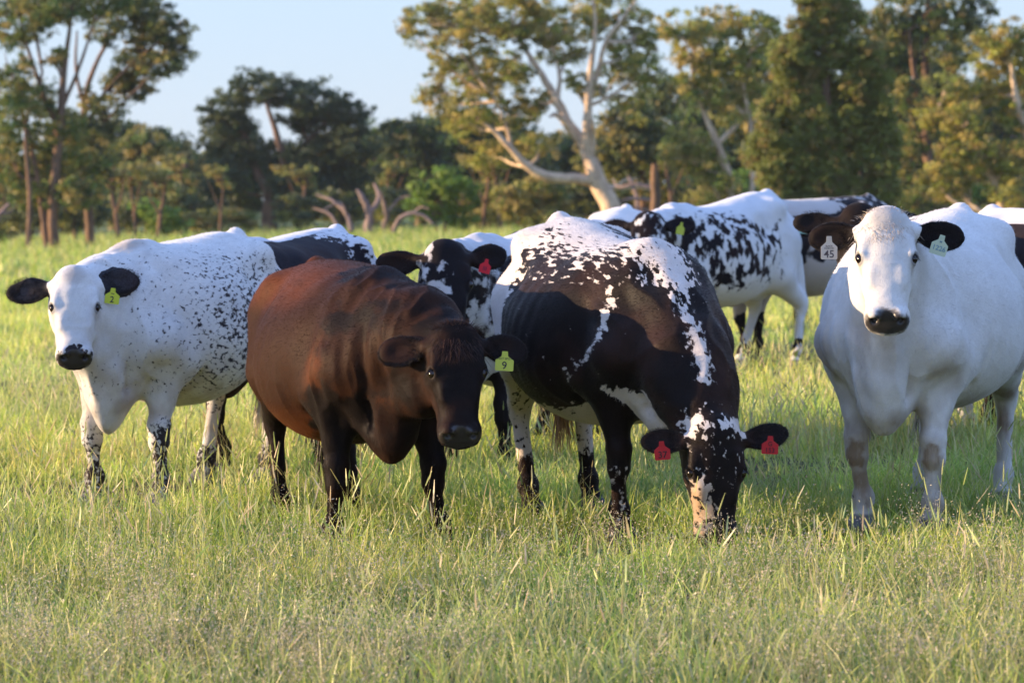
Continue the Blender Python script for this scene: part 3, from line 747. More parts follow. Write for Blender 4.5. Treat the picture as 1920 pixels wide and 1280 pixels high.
def coat_A(R, V, H):
    n1 = fbm(V, 7, 11); pat = .27 + .07 * sstep(.7, .3, V[:, 0]); spk = np.full(len(V), 1.3); tan = np.zeros(len(V)); z = V[:, 2]
    f = sstep(-.15, .8, blob(V, (-.05, .40, .88), (.75, .5, .42)) + (n1 - .5) * .5)
    f2 = sstep(-.1, .7, blob(V, (-.12, .40, .82), (.34, .4, .24)) + (n1 - .5) * .5)
    pat = pat + .11 * f + .12 * f2
    pat -= .12 * sstep(1.2, 1.28, z) + .15 * sstep(.58, .5, z)
    lg = 0
    for k in ('fl', 'fr', 'hl', 'hr'):
        el, kn, fe, ft = R.legs[k]
        a_ = np.clip(blob(V, kn + (.0, .03 if k == 'fl' else 0, -.05), (.13, .10, .20)) * 1.6 + (fbm(V, 22, 15) - .5) * .8, 0, 1)
        w_ = dict(fl=.55, fr=.38, hl=.22, hr=.22)[k]; pat = pat + w_ * a_
        b_ = np.clip(blob(V, fe + (0, 0, -.03), (.12, .12, .13)) * 2, 0, 1); pat = pat + .45 * b_
    hd = sstep(.36, .24, np.linalg.norm(H - (.2, 0, -.08), axis=1)); pat = pat * (1 - hd) + .1 * hd
    mz = sstep(-.05, .3, blob(H, (.47, 0, -.06), (.085, .12, .10)) + (fbm(V, 45, 3) - .5) * .5); pat = np.maximum(pat, mz * .8)
    ear = base_masks(R, V, H); pat = np.where(ear > 0, np.maximum(pat, ear), pat); spk = spk * (1 - ear)
    tan += .5 * sstep(.1, .6, blob(H, (.0, 0, .02), (.10, .10, .08))) + .35 * sstep(.45, .8, fbm(V, 4, 4)) * sstep(1.15, .5, z)
    for s in (1, -1): tan += .4 * sstep(0, .6, blob(H, (.20, s * .12, -.05), (.08, .05, .05)))
    tan += .5 * sstep(.0, .6, blob(V, (.62, 0, 1.3), (.2, .12, .08))) + .45 * sstep(.85, .5, z) * sstep(.4, .7, fbm(V * (1, 1, .6), 12, 45))
    return pat, tan, spk
def coat_C(R, V, H):
    n1 = fbm(V, 6, 21); z = V[:, 2]; x = V[:, 0]
    br = .20 + .35 * (n1 - .5) + .12 * sstep(0, .5, x)
    # dark head, neck sides, legs
    hd = sstep(.36, .26, np.linalg.norm(H - (.2, 0, -.08), axis=1))
    br += .65 * hd + .55 * sstep(.76, .46, z + .35 * (n1 - .5) + .06 * (fbm(V * (1, 1, .4), 30, 23) - .5)) * sstep(.2, .45, np.abs(x)) + .16 * sstep(.45, .7, x)
    br += .3 * sstep(-.1, .5, blob(V, (.45, 0, 1.28), (.35, .3, .12)))
    tan = .9 * sstep(1.0, 1.18, z + .12 * (n1 - .5)) * sstep(.5, .2, x) + .8 * sstep(.68, .52, z) * sstep(.42, .46, z + .0 * x) * (np.abs(V[:, 1]) > .12) + .7 * sstep(0, .6, blob(V, (.62, -.26, .80), (.16, .2, .2)) + (n1 - .5)) + .5 * sstep(.62, .8, x) * sstep(.8, .6, z)
    tan = tan * (1 - hd) * sstep(.4, .5, z)
    ear = base_masks(R, V, H); br = np.maximum(br, ear)
    return br, tan, np.full(len(V), .5)
def coat_E(R, V, H):
    x, y, z = V.T; n1 = fbm(V, 7, 31); Vf = V.astype(np.float32)
    seg = lambda a_, b_: f_cone(a_, b_, 0, 0)(Vf)
    ln = lambda pts: np.minimum.reduce([seg(p, q) for p, q in zip(pts[:-1], pts[1:])])
    pat = np.full(len(V), 1.0)
    # white back: solid along the spine, breaking into flecks down the right flank
    yr = np.interp(x, [-.85, -.5, -.2, .1, .35, .6, .72], [.30, .30, .27, .25, .25, .15, .07]); yl = .09
    st = np.where(y < 0, (yr + y) / .17, (yl - y) / .06) * sstep(1.0, 1.1, z) + np.where(z < 1.1, -1, 0)
    pat = np.minimum(pat, .53 - np.clip(st, -2.4, 1.6) * .22)
    # flecked streak falling from behind the shoulder to the elbow
    d_ = ln([(.60, -.20, 1.12), (.69, -.24, 1.03), (.70, -.31, .87), (.60, -.34, .79)]); pat = np.minimum(pat, .5 + (d_ - .016) / .045 * .30 - .02)
    d_ = ln([(.60, -.34, .79), (.47, -.37, .73), (.44, -.36, .64)]); pat = np.minimum(pat, .5 + (d_ - .016) / .04 * .3)
    d_ = ln([(.36, -.36, .80), (.33, -.38, .72)]); pat = np.minimum(pat, .5 + (d_ - .012) / .03 * .3)
    # belly and brisket
    zb = np.interp(x, [-.5, .2, .45, .6, .9], [.60, .55, .58, .68, .66]) + .06 * (n1 - .5)
    pat = np.where(x < .97, np.minimum(pat, .5 - np.clip(np.minimum((zb - z) / .05, (.93 - x) / .04), -2, 1) * .4), pat)
    # pale rump and rear edge of the right flank
    pat = np.minimum(pat, .5 - np.clip((-.28 - x + .25 * (1.0 - z) * 0 + .1 * (n1 - .5)) / .10, -2, 1) * .35)
    # crest stripe
    d_ = ln([(.62, -.04, 1.24), (.76, -.02, 1.21), (.9, -.02, 1.12), (1.02, -.02, .98), (1.10, -.012, .86)]); wd = np.interp(x, [.6, .75, .9, 1.1], [.09, .045, .03, .024])
    pat = np.minimum(pat, .5 + np.clip((d_ - wd - .02 * (n1 - .5)) / .05, -1, 3) * .3)
    d_ = ln([(1.10, -.012, .88), (1.17, -.01, .74)]); pat = np.minimum(pat, .5 + (d_ - .028) / .04 * .3)
    for k in ('fl', 'fr', 'hl', 'hr'):
        el, kn, fe, ft = R.legs[k]
        dl = np.minimum.reduce([seg(el, kn), seg(kn, fe), seg(fe, ft)])
        m = sstep(.15, .11, dl) * sstep(.74, .66, z)
        if k == 'fr': v = np.where(z < .34, .62, 1.0)
        elif k == 'fl': v = .78 + 0 * z
        else: v = .40 + .6 * sstep(.30, .18, z)
        pat = pat * (1 - m) + v * m
    hd = sstep(.40, .30, np.linalg.norm(H - (.2, 0, -.08), axis=1))
    hv = .70 + 0 * z
    for s in (-1, 1): hv = np.minimum(hv, .5 - np.clip((blob(H, (-.03, s * .09, -.03), (.05, .085, .08)) + (fbm(V, 30, 8) - .5) * 1.2) / .7, -1, 1) * .22)
    face = blob(H, (.34, -.08, -.03), (.17, .09, .14)) + (fbm(V, 35, 18) - .5) * .8; hv = np.minimum(hv, .64 - .24 * np.clip(face / .5, -1, 1))  # right lower face paler: its sunlit side put into the coat colour
    pat = pat * (1 - hd) + hv * hd
    ear = base_masks(R, V, H); pat = np.where(ear > 0, np.maximum(pat, ear), pat)
    spk = np.where(z > 1.02, 1.15, .85); spk = np.where(hd > .3, 1.1, spk); spk *= (1 - ear)
    tan = .95 * hd * sstep(.18, .30, H[:, 0]) + .15 * sstep(.6, .4, z)
    return pat, tan, spk
def coat_D(R, V, H):
    x, y, z = V.T; n1 = fbm(V, 7, 41)
    pat = np.full(len(V), .9)
    pat = np.minimum(pat, .5 - np.clip((.20 - np.abs(y)) / .08, -1.5, 1) * .5 * sstep(1.0, 1.15, z))
    bel = (.70 + .10 * (n1 - .5) - z) / .12; pat = np.minimum(pat, .5 - np.clip(bel, -1.5, 1) * .5)
    lg = np.zeros(len(V))
    for k in ('fl', 'fr', 'hl', 'hr'):
        el, kn, fe, ft = R.legs[k]
        dl = np.minimum(f_cone(el, kn, 0, 0)(V.astype(np.float32)), f_cone(kn, ft, 0, 0)(V.astype(np.float32)))
        m = sstep(.14, .10, dl) * sstep(.62, .55, z); v = .9 - .6 * sstep(.4, .8, blob(V, kn, (.08, .08, .05))); pat = pat * (1 - m) + v * m
    hd = sstep(.40, .30, np.linalg.norm(H - (.2, 0, -.08), axis=1))
    hv = .56 + 0 * z
    hv = np.maximum(hv, .9 * sstep(0, .3, blob(H, (-.03, 0, .02), (.07, .08, .08))))
    hv = hv + .3 * sstep(-.02, .06, H[:, 1]) * sstep(.4, .1, np.abs(H[:, 1] - .07) * 4)
    pat = pat * (1 - hd) + hv * hd
    ear = base_masks(R, V, H); pat = np.where(ear > 0, np.maximum(pat, ear), pat)
    spk = np.full(len(V), .5); spk = np.where(hd > .3, .9, spk) * (1 - ear)
    return pat, .3 * hd * sstep(.02, -.03, H[:, 1]), spk
def coat_B(R, V, H):
    x, y, z = V.T; n1 = fbm(V, 8, 51)
    pat = .40 + .5 * sstep(-.15, .3, blob(V, (.35, .25, 1.05), (.75, .4, .34)) + (n1 - .5) * .4)
    pat = np.where(np.abs(y) < .08, np.minimum(pat, .30), pat)
    pat += .6 * sstep(.68, .5, z)
    ear = base_masks(R, V, H); pat = np.where(ear > 0, np.maximum(pat, ear), pat)
    return pat, 0 * z, np.full(len(V), .95)
def coat_G(R, V, H):
    x, y, z = V.T; n1 = fbm(V, 6, 61)
    pat = np.full(len(V), .12)
    m = sstep(-.15, .45, blob(V, (.22, .38, .95), (.78, .5, .40)) + (n1 - .5) * .55)
    pat = .20 + .31 * m
    pat = np.where(z > 1.24, pat - .3 * sstep(1.24, 1.29, z), pat); pat = np.where(z < .6, pat - .2, pat)
    pat += .5 * sstep(.1, .6, blob(V, (.8, .1, 1.05), (.3, .3, .35)))
    for k in ('hl', 'hr', 'fl', 'fr'):
        kn = R.legs[k][1]; fe = R.legs[k][2]
        pat += .25 * sstep(.0, .5, blob(V, kn + (-.04, 0, .02), (.06, .1, .14))) + .6 * sstep(0, .5, blob(V, fe, (.12, .12, .14)))
    hd = sstep(.40, .30, np.linalg.norm(H - (.2, 0, -.08), axis=1)); pat = pat * (1 - hd) + .62 * hd
    ear = base_masks(R, V, H); pat = np.where(ear > 0, np.maximum(pat, ear), pat)
    return pat, 0 * z, np.full(len(V), 1.15) * (1 - ear)
def coat_white(R, V, H):
    pat = np.full(len(V), -.1); ear = base_masks(R, V, H); return np.maximum(pat, ear), .1 * fbm(V, 5, 9), np.zeros(len(V))
def coat_H(R, V, H):
    x, y, z = V.T; n1 = fbm(V, 6, 71)
    pat = .80 - .9 * sstep(.34, .22, np.abs(y)) * sstep(1.1, 1.2, z) * sstep(-.25, .0, x)
    pat = np.where(pat > .5, .60, pat) - .55 * sstep(.84, .72, z + .1 * (n1 - .5))
    for k in ('hl', 'hr', 'fl', 'fr'):
        kn = R.legs[k][1]; pat += .7 * sstep(.3, .6, blob(V, kn + (0, 0, -.15), (.16, .16, .42)))
    ear = base_masks(R, V, H); pat = np.where(ear > 0, np.maximum(pat, ear), pat)
    return pat, .45 + 0 * z, np.full(len(V), 1.1) * (1 - ear)
def coat_I(R, V, H): return np.full(len(V), .9), 0 * V[:, 0], np.zeros(len(V))
def coat_K(R, V, H):
    x, y, z = V.T; n1 = fbm(V, 6, 81)
    pat = .15 + .85 * sstep(-.05, .1, blob(V, (-.2, -.35, .95), (.52, .5, .38)) + (n1 - .5) * .15)
    pat = np.where(z > 1.24, .15, pat)
    ear = base_masks(R, V, H); return np.maximum(pat, ear), .1 + 0 * z, np.full(len(V), .2)

def place(px, d, dz=0.0):
    x = d * (px - 960) / FPX; return (x, d, float(gz(x, d)) + dz)
def poll_local(px, py, d, pos, heading, scale=1.0):
    w_ = W(px, py, d) - np.array(pos); c, s = math.cos(math.radians(heading)), math.sin(math.radians(heading))
    return (np.array((w_[0] * c + w_[1] * s, -w_[0] * s + w_[1] * c, w_[2])) / scale)

# heading, centre of the body on the ground, poll position
def herd():
    M_white = coat_mat('coat_white', (.70, .665, .62), BLACK, tan=(.25, .18, .12), freq=30)
    hJ = -112; pJ = (1.87, 13.4, .02)
    build_cow('J', pJ, hJ, dict(poll=poll_local(1662, 416, 12.42, pJ, hJ), yaw=(-96 - hJ), pitch=63, fat=1.06, belly=.01, hs=.91, brisket=.0, hip=.03, withers=.0,
              ear_l=(-.02, .25, .25), ear_r=(-.04, .25, .25), earlen=.108, earw=.068, feet=dict(fl=(.10, .02), fr=(.02, -.0), hl=(.0, .02), hr=(0, -.02)), tail=(-.22, .1), dewlap=.35, neck=.97),
              coat_J, M_white, 'white cow with black ears and a pale tag numbered 45, facing the camera', h=.0075,
              tags=[dict(ear='r', along=.2, w=.068, h=.084, col=(.62, .52, .42), lines=[('45', .044, .0, .021), ('BLACK', .0095, 0, .055), ('DIAMOND', .0085, 0, .046)], ink=(.10, .07, .07), dz=-.0, out=.06),
                    dict(ear='l', along=.0, w=.070, h=.074, col=(.50, .56, .40), lines=[('1226', .029, .0, .028), ('M', .013, 0, .056)], ink=(.12, .25, .32), tilt=(0, .3), dz=-.0, out=.06)],
              tuft=dict(n=3200, len=.05, col=(.50, .40, .30)))
    M_A = coat_mat('coat_speckled', (.68, .65, .615), (.030, .027, .030), soft=.11, streak=(.62, .62, .64), tan=(.30, .21, .14), freq=66, stretch=(.45, 1, .8), rot=(0, .5, 0))
    hA = -111; pA = (-1.68, 15.25, -.07)
    build_cow('A', pA, hA, dict(poll=poll_local(140, 522, 14.3, pA, hA), yaw=(-82 - hA), pitch=60, fat=1.0, belly=.03, hs=.85, earlen=.125, earw=.075, brisket=.06, seed=2, hip=-.02, withers=-.03,
              ear_l=(.35, .30, .2), ear_r=(-.02, .25, .2), feet=dict(fl=(.04, .02), fr=(.02, -.06), hl=(.02, .0), hr=(.06, .0)), tail=(0.05, 0), dewlap=1.3),
              coat_A, M_A, 'white cow flecked with fine black spots, yellow tag numbered 2 in its ear', h=.0078,
              tags=[dict(ear='l', along=-.25, w=.070, h=.066, col=(.55, .58, .04), lines=[('2', .042, .0, .020), ('~', .03, 0, .05)], tilt=(0, .12), dz=-.03, out=.06)],
              tuft=dict(n=900, len=.03, col=(.42, .33, .26)))
    M_C = coat_mat('coat_brown', (.030, .0125, .0068), (.008, .0055, .005), tan=(.095, .029, .010), freq=12, sheen=.0, dsheen=.0, rough=.6, streak=(1.5, 1.7, 1.9), warm=(.03, .012, .007))
    hC = -73; pC = (-.74, 13.45, -.10)
    build_cow('C', pC, hC, dict(poll=poll_local(854, 630, 12.3, pC, hC), yaw=(-80 - hC), pitch=66, fat=1.02, belly=.04, hs=.88, seed=3, earlen=.115, earw=.075, hip=-.10, withers=-.09,
              ear_l=(-.02, .35, .0), ear_r=(-.02, .45, .0), feet=dict(fl=(.08, .12), fr=(-.02, -.04), hl=(.05, .0), hr=(.03, .0)), tail=(0.1, 0), dewlap=1.3, neck=1.1, bow=(.05, 0, .03)),
              coat_C, M_C, 'dark reddish brown cow with lowered head and a yellow tag numbered 9', h=.0075,
              tags=[dict(ear='l', along=-.05, w=.076, h=.070, col=(.56, .58, .08), lines=[('9', .044, .0, .021), ('HOT SPOT', .0125, 0, .050)], tilt=(0, .06), dz=-.01, out=.07)],
              tuft=dict(n=1800, len=.075, col=(.05, .02, .012)), switch=(.03, .015, .01), group='cows standing in the paddock')
    M_E = coat_mat('coat_finched', (.64, .56, .50), (.009, .006, .005), freq=46, stretch=(.26, 1, .7), rot=(0, .55, 0), sheen=.2, warm=(.03, .014, .010), rough=.5)
    hE = -71; pE = (.42, 13.35, -.02)
    build_cow('E', pE, hE, dict(poll=poll_local(1343, 812, 12.15, pE, hE), yaw=(-88 - hE), pitch=80, roll=-3, fat=1.10, belly=.03, hs=.88, seed=4, earlen=.104, earw=.060, hip=.03, withers=-.04,
              ear_l=(.16, .05, -.2), ear_r=(.0, .05, -.2), feet=dict(fl=(.16, .06), fr=(-.02, .02), hl=(-.1, .03), hr=(.1, -.0)), tail=(0.1, .0), dewlap=.3, neck=1.08, bow=(.03, 0, .05)),
              coat_E, M_E, 'black and white cow grazing with its muzzle down in the grass', h=.0078,
              tags=[dict(ear='r', along=.1, w=.064, h=.066, col=(.45, .006, .015), lines=[('37', .038, .0, .020)], tilt=(0, -.08), dz=-.0, out=.06, ink=(.02, .0, .003)),
                    dict(ear='l', along=.1, w=.068, h=.064, col=(.45, .006, .015), lines=[('153', .027, .0, .015), ('G', .025, 0, .041)], tilt=(0, .05), dz=-.0, out=.06, ink=(.02, 0, .006))],
              tuft=dict(n=600, len=.03, col=(.02, .015, .014)), switch=(.45, .26, .15))
    M_D = coat_mat('coat_mottled', (.60, .58, .58), (.010, .008, .009), freq=20, stretch=(.6, 1, .8), sheen=.2)
    hD = -115; pD = (.05, 16.9, -.08)
    build_cow('D', pD, hD, dict(poll=poll_local(835, 472, 15.7, pD, hD), yaw=(-80 - hD), pitch=66, fat=1.0, belly=.05, hip=.02, withers=-.01,
              ear_l=(.25, .35, .3), ear_r=(.02, .3, .3), feet=dict(fl=(.05, .02), fr=(.03, -.02)), dewlap=1),
              coat_D, M_D, 'cow with mottled black and white face and red tag, behind the brown cow', h=.010,
              tags=[dict(ear='l', along=-.1, w=.060, h=.066, col=(.70, .01, .03), lines=[('III', .03, .0, .024)], tilt=(0, .25), dz=-.01, out=.06, ink=(.12, 0, .03))],
              tuft=dict(n=500, len=.03, col=(.03, .018, .012)))
    M_B = coat_mat('coat_roan', (.60, .59, .60), (.011, .009, .012), freq=34, stretch=(.6, 1, 1), sheen=.2)
    hB = -112; pB = (-1.24, 16.75, -.06)
    build_cow('B', pB, hB, dict(poll=(1.0, 0, 1.05), yaw=0, pitch=60, fat=.98, hip=-.03, withers=-.05), coat_B, M_B,
              'black-saddled cow with speckled white rump, behind the flecked white and brown cows', h=.012)
    M_G = coat_mat('coat_spotted', (.66, .645, .64), (.010, .008, .010), freq=22, stretch=(.75, 1, .42), rot=(0, .5, 0), detail=3)
    hG = -134; pG = (1.62, 23.4, .06)
    build_cow('G', pG, hG, dict(poll=poll_local(1215, 412, 22.3, pG, hG, 1.0), yaw=(-92 - hG), pitch=62, fat=.98, belly=.0, hip=.05, withers=-.02,
              ear_l=(.1, .2, .1), ear_r=(.0, .2, .1), feet=dict(hl=(-.05, .05), hr=(.16, -.0), fr=(.1, 0)), tail=(.15, 0)), coat_G, M_G,
              'white cow with bold black spots on its side, standing behind the grazing cow', h=.012, switch=(.03, .02, .02),
              tags=[dict(ear='l', along=.0, w=.06, h=.08, col=(.45, .50, .06), tilt=(0, .2), dz=.02, out=.04)])
    hF = -106; pF = (.80, 24.6, -.02)
    build_cow('F', pF, hF, dict(poll=(1.0, 0, 1.0), yaw=0, pitch=60, hip=-.0, withers=-.08), coat_white, M_white,
              'white cow showing only its back, far behind between the mottled-faced and spotted cows', h=.016)
    M_H = coat_mat('coat_grey_black', (.60, .55, .52), (.014, .012, .014), freq=12, stretch=(.7, 1, .6), tan=(.33, .25, .19))
    hH = -150; pH = (2.45, 24.6, .10)
    build_cow('H', pH, hH, dict(poll=poll_local(1462, 415, 23.9, pH, hH), yaw=20, pitch=50, hip=-.03, withers=-.01, ear_l=(.1, .3, .3), feet=dict(fl=(.1, 0), hl=(.1, 0))), coat_H, M_H,
              'dark-sided cow with grey belly and pale green tag, right behind the spotted cow', h=.014, switch=(.02, .015, .015),
              tags=[dict(ear='l', along=-.3, w=.07, h=.06, col=(.35, .62, .50), dz=.03, out=.03, face=-100)])
    M_I = coat_mat('coat_black', (.012, .008, .006), (.010, .007, .006), warm=(.014, .008, .006))
    hI = -116; pI = (2.42, 17.4, .02)
    build_cow('I', pI, hI, dict(poll=poll_local(1612, 402, 16.4, pI, hI), yaw=(-92 - hI), pitch=60, fat=.9, hip=-.12, withers=-.1, ear_l=(.05, .1, .1), ear_r=(.05, .1, .1), hs=.98), coat_I, M_I,
              'black cow almost hidden behind the white cow tagged 45', h=.012, switch=(.02, .015, .01), tuft=dict(n=500, len=.05, col=(.04, .02, .012)))
    M_K = coat_mat('coat_patched', (.66, .64, .63), (.012, .008, .008), freq=10)
    hK = -55; pK = (3.25, 17.6, .04)
    build_cow('K', pK, hK, dict(poll=(1.05, 0, 1.2), yaw=0, pitch=55, fat=1.05, hip=-.02, withers=-.03), coat_K, M_K,
              'white cow with a large black side patch at the right edge', h=.014)
herd()

# ------------------------------------------------------------------ trees
LEAFM = leaf_mat('tree_leaves', .38, .5, .3)
def bark_mat(name, c1, c2, c3, sc_=3.0):
    N = NT(name); tc = N.n('ShaderNodeTexCoord'); oc = tc.outputs['Object']
    n1 = N.noise(N.mapping(oc, (1, 1, .35)), sc_, 4); n2 = N.noise(oc, 9, 3)
    c = N.mix(N.range(n1, .4, .62), c1, c2); c = N.mix(N.math('MULTIPLY', N.range(n2, .5, .7), .6), c, c3)
    p = N.n('ShaderNodeBsdfPrincipled'); N.l(c, p.inputs['Base Color']); p.inputs['Roughness'].default_value = .85; p.inputs['Specular IOR Level'].default_value = .15
    b = N.n('ShaderNodeBump'); b.inputs['Strength'].default_value = .6; b.inputs['Distance'].default_value = .05; N.l(N.noise(N.mapping(oc, (1, 1, .3)), 12, 4), b.inputs['Height']); N.l(b.outputs[0], p.inputs['Normal'])
    N.l(p.outputs[0], N.out.inputs[0]); return N.m
BARK_GUM = bark_mat('gum_bark', (.74, .55, .37), (.55, .39, .26), (.28, .20, .14))
BARK_RED = bark_mat('rough_bark', (.22, .13, .08), (.14, .09, .06), (.08, .06, .045))
BARK_GREY = bark_mat('dead_wood', (.30, .21, .18), (.22, .16, .14), (.12, .10, .09))
def tube(path, rad, k=7, wob=0., seed=0):
    path = np.array(path, float); n = len(path); rng = np.random.default_rng(seed)
    # resample with a spline
    s = np.r_[0, np.cumsum(np.linalg.norm(np.diff(path, axis=0), axis=1))]; m = max(4, int(n * 3))
    S_, R_ = hermite(s, np.c_[path, rad], m) if n > 1 else (s, np.c_[path, rad])
    P = R_[:, :3] + (rng.normal(size=(m, 3)) * wob * R_[:, 3:4] if wob else 0); r = np.maximum(R_[:, 3], .005)
    t = np.gradient(P, axis=0); t /= np.linalg.norm(t, axis=1)[:, None] + 1e-9
    ref = np.array((0, 1., 0)) ; a_ = np.cross(t, ref); a_ /= np.linalg.norm(a_, axis=1)[:, None] + 1e-9; b_ = np.cross(t, a_)
    th = np.arange(k) * 2 * math.pi / k
    V = (P[:, None] + r[:, None, None] * (np.cos(th)[None, :, None] * a_[:, None] + np.sin(th)[None, :, None] * b_[:, None])).reshape(-1, 3)
    i = np.arange(m - 1)[:, None] * k + np.arange(k)[None]; j = np.arange(m - 1)[:, None] * k + (np.arange(k)[None] + 1) % k
    F = np.stack([i, j, j + k, i + k], -1).reshape(-1, 4)
    return V, F
def join(parts):
    off = 0; VV = []; FF = []
    for V, F in parts: VV.append(V); FF.append(F + off); off += len(V)
    return np.concatenate(VV), np.concatenate(FF).astype(np.int32)
def foliage(blobs, dens, size, cols, rng, droop=.5, clump=.55, holes=.30):
    """blobs (x,y,z,rx,ry,rz,weight): leaf clumps scattered in the outer part of each, each clump a spray of leaf cards"""
    C0 = []; R0 = []
    for x, y, z, rx, ry, rz in blobs:
        nc = max(6, int(1.25 * dens * (rx * rz * ry) ** (2 / 3)))
        d = rng.normal(size=(nc, 3)); d /= np.linalg.norm(d, axis=1)[:, None]; r = rng.uniform(.35, 1.02, nc) ** .6 * np.where(rng.random(nc) < .16, rng.uniform(1.05, 1.4, nc), 1)
        c = np.array((x, y, z)) + d * r[:, None] * np.array((rx, ry, rz)); C0.append(c)
    C0 = np.concatenate(C0); nz = fbm(C0, .9, int(rng.integers(99)), 2)
    C0 = C0[nz > holes]
    n = len(C0); m = 36; cr = clump * rng.uniform(.35, 1.35, n)
    tint = np.array(cols)[rng.integers(0, len(cols), n)] * rng.uniform(.8, 1.2, (n, 1))
    d = rng.normal(size=(n * m, 3)); d /= np.linalg.norm(d, axis=1)[:, None]; q = rng.uniform(0, 1, n * m) ** .5
    P = np.repeat(C0, m, 0) + d * (q * np.repeat(cr, m))[:, None] * np.array((1, 1, .6))
    a_ = rng.normal(size=(n * m, 3)) + np.array((0, 0, -droop * 2)); a_ /= np.linalg.norm(a_, axis=1)[:, None]
    b_ = np.cross(a_, rng.normal(size=(n * m, 3))); b_ /= np.linalg.norm(b_, axis=1)[:, None]
    L = size * rng.uniform(.6, 1.3, (n * m, 1))
    V = np.stack([P - a_ * L, P + b_ * L * .42, P + a_ * L, P - b_ * L * .42], 1).reshape(-1, 3)
    F = np.arange(len(V)).reshape(-1, 4).astype(np.int32)
    C = np.repeat(np.repeat(tint, m, 0) * rng.uniform(.85, 1.15, (n * m, 1)), 4, 0)
    return V, F, np.c_[np.clip(C, 0, 1), np.ones(len(C))]
OLIVE = [(0.260, 0.258, 0.060), (0.319, 0.281, 0.076), (0.168, 0.205, 0.051), (0.353, 0.274, 0.085)]
GREEN = [(0.104, 0.166, 0.040), (0.136, 0.194, 0.040), (0.080, 0.130, 0.040)]
DARK = [(0.060, 0.090, 0.044), (0.083, 0.112, 0.048), (0.105, 0.128, 0.052)]
YELL = [(0.414, 0.400, 0.076), (0.324, 0.352, 0.067), (0.504, 0.400, 0.114)]
CYP = [(0.184, 0.211, 0.045), (0.202, 0.229, 0.050), (0.166, 0.185, 0.045), (0.193, 0.211, 0.045), (0.248, 0.194, 0.063)]
def make_tree(name, label, cat, px, d, limbs, blobs, cols, bark, dens=26, size=.13, depth=1.0, seed=1, group=None, clump=.5, droop=.5, base_r=.3, autolimb=True, by=None, back=0.0, holes=.30):
    """limbs: lists of (px, py, radius_m); blobs: (px, py, rx_px, rz_px). Converted once to metres about the tree's own foot."""
    rng = np.random.default_rng(seed); x0 = d * (px - 960) / FPX; z0 = float(gz(x0, d)) if by is None else by; s = d / FPX
    root = empty(name, (x0, d, z0)); tag(root, label, cat, group)
    L = lambda qx, qy: np.array(((qx - px) * s, 0, CAMZ - (qy - HY) * s - z0))
    parts = []; tips = []
    for li, lb in enumerate(limbs):
        pts = []
        yo = rng.uniform(-1, 1) * depth * 1.2 if li else 0
        for i, (qx, qy, r) in enumerate(lb):
            p = L(qx, qy) if qy is not None else np.array(((qx - px) * s, 0, -.2)); p[1] = yo * i / max(1, len(lb) - 1); pts.append(p)
        parts.append(tube(pts, [q[2] for q in lb], 8, .08, seed + li)); tips.append(pts)
    bl = []
    for i, (qx, qy, rx, rz) in enumerate(blobs):
        p = L(qx, qy); yo = (rng.uniform(-.9, .9) + back * rng.random()) * depth * rx * s
        bl.append((p[0], yo, p[2], rx * s, rx * s * .9, rz * s))
        if autolimb and tips:
            T_ = np.concatenate(tips); dd = np.linalg.norm(T_ - np.array((p[0], yo, p[2] - .3)), axis=1) + (T_[:, 2] > p[2]) * 2; a_ = T_[dd.argmin()]
            mid = (a_ + np.array((p[0], yo, p[2]))) / 2 + np.array((rng.normal(0, .15), 0, -.15))
            parts.append(tube([a_, mid, (p[0], yo, p[2])], [.07 * base_r / .3, .05 * base_r / .3, .02], 5, .1, i))
            for q in range(3):
                e_ = np.array((p[0], yo, p[2])) + rng.normal(0, .45, 3) * np.array((rx * s, rx * s, rz * s)); parts.append(tube([mid, (mid + e_) / 2 + (0, 0, .1), e_], [.03, .022, .01], 4, 0, i))
    V, F = join(parts); mesh_obj('trunk', V, F, bark, root)
    V, F, C = foliage(bl, dens, size, cols, rng, droop, clump, holes)
    if len(V): mesh_obj('crown', V, F, LEAFM, root, smooth=False, attrs={'tint': C})
    return root
def copy_tree(src, px, d, sx, rz, label, group):
    x0 = d * (px - 960) / FPX; r = src.copy(); COL.objects.link(r); r.location = (x0, d, float(gz(x0, d))); r.rotation_euler = (0, 0, rz); r.scale = sx
    r['label'] = label
    if group: r['group'] = group
    for ch in list(src.children):
        c = ch.copy(); COL.objects.link(c); c.parent = r
    return r
def cyp_blobs():
    q = random.Random(9); B_ = []
    for k in range(210):
        v = q.random() ** .62; py = -60 + 470 * v; hw = 150 * (max(0, (py + 75) / 330)) ** .62 if py < 255 else 150 - (py - 255) * .12
        u_ = q.uniform(-1, 1); px = 1550 + u_ * (hw - 20); B_.append((px, py, q.uniform(14, 24), q.uniform(22, 44)))
    return B_
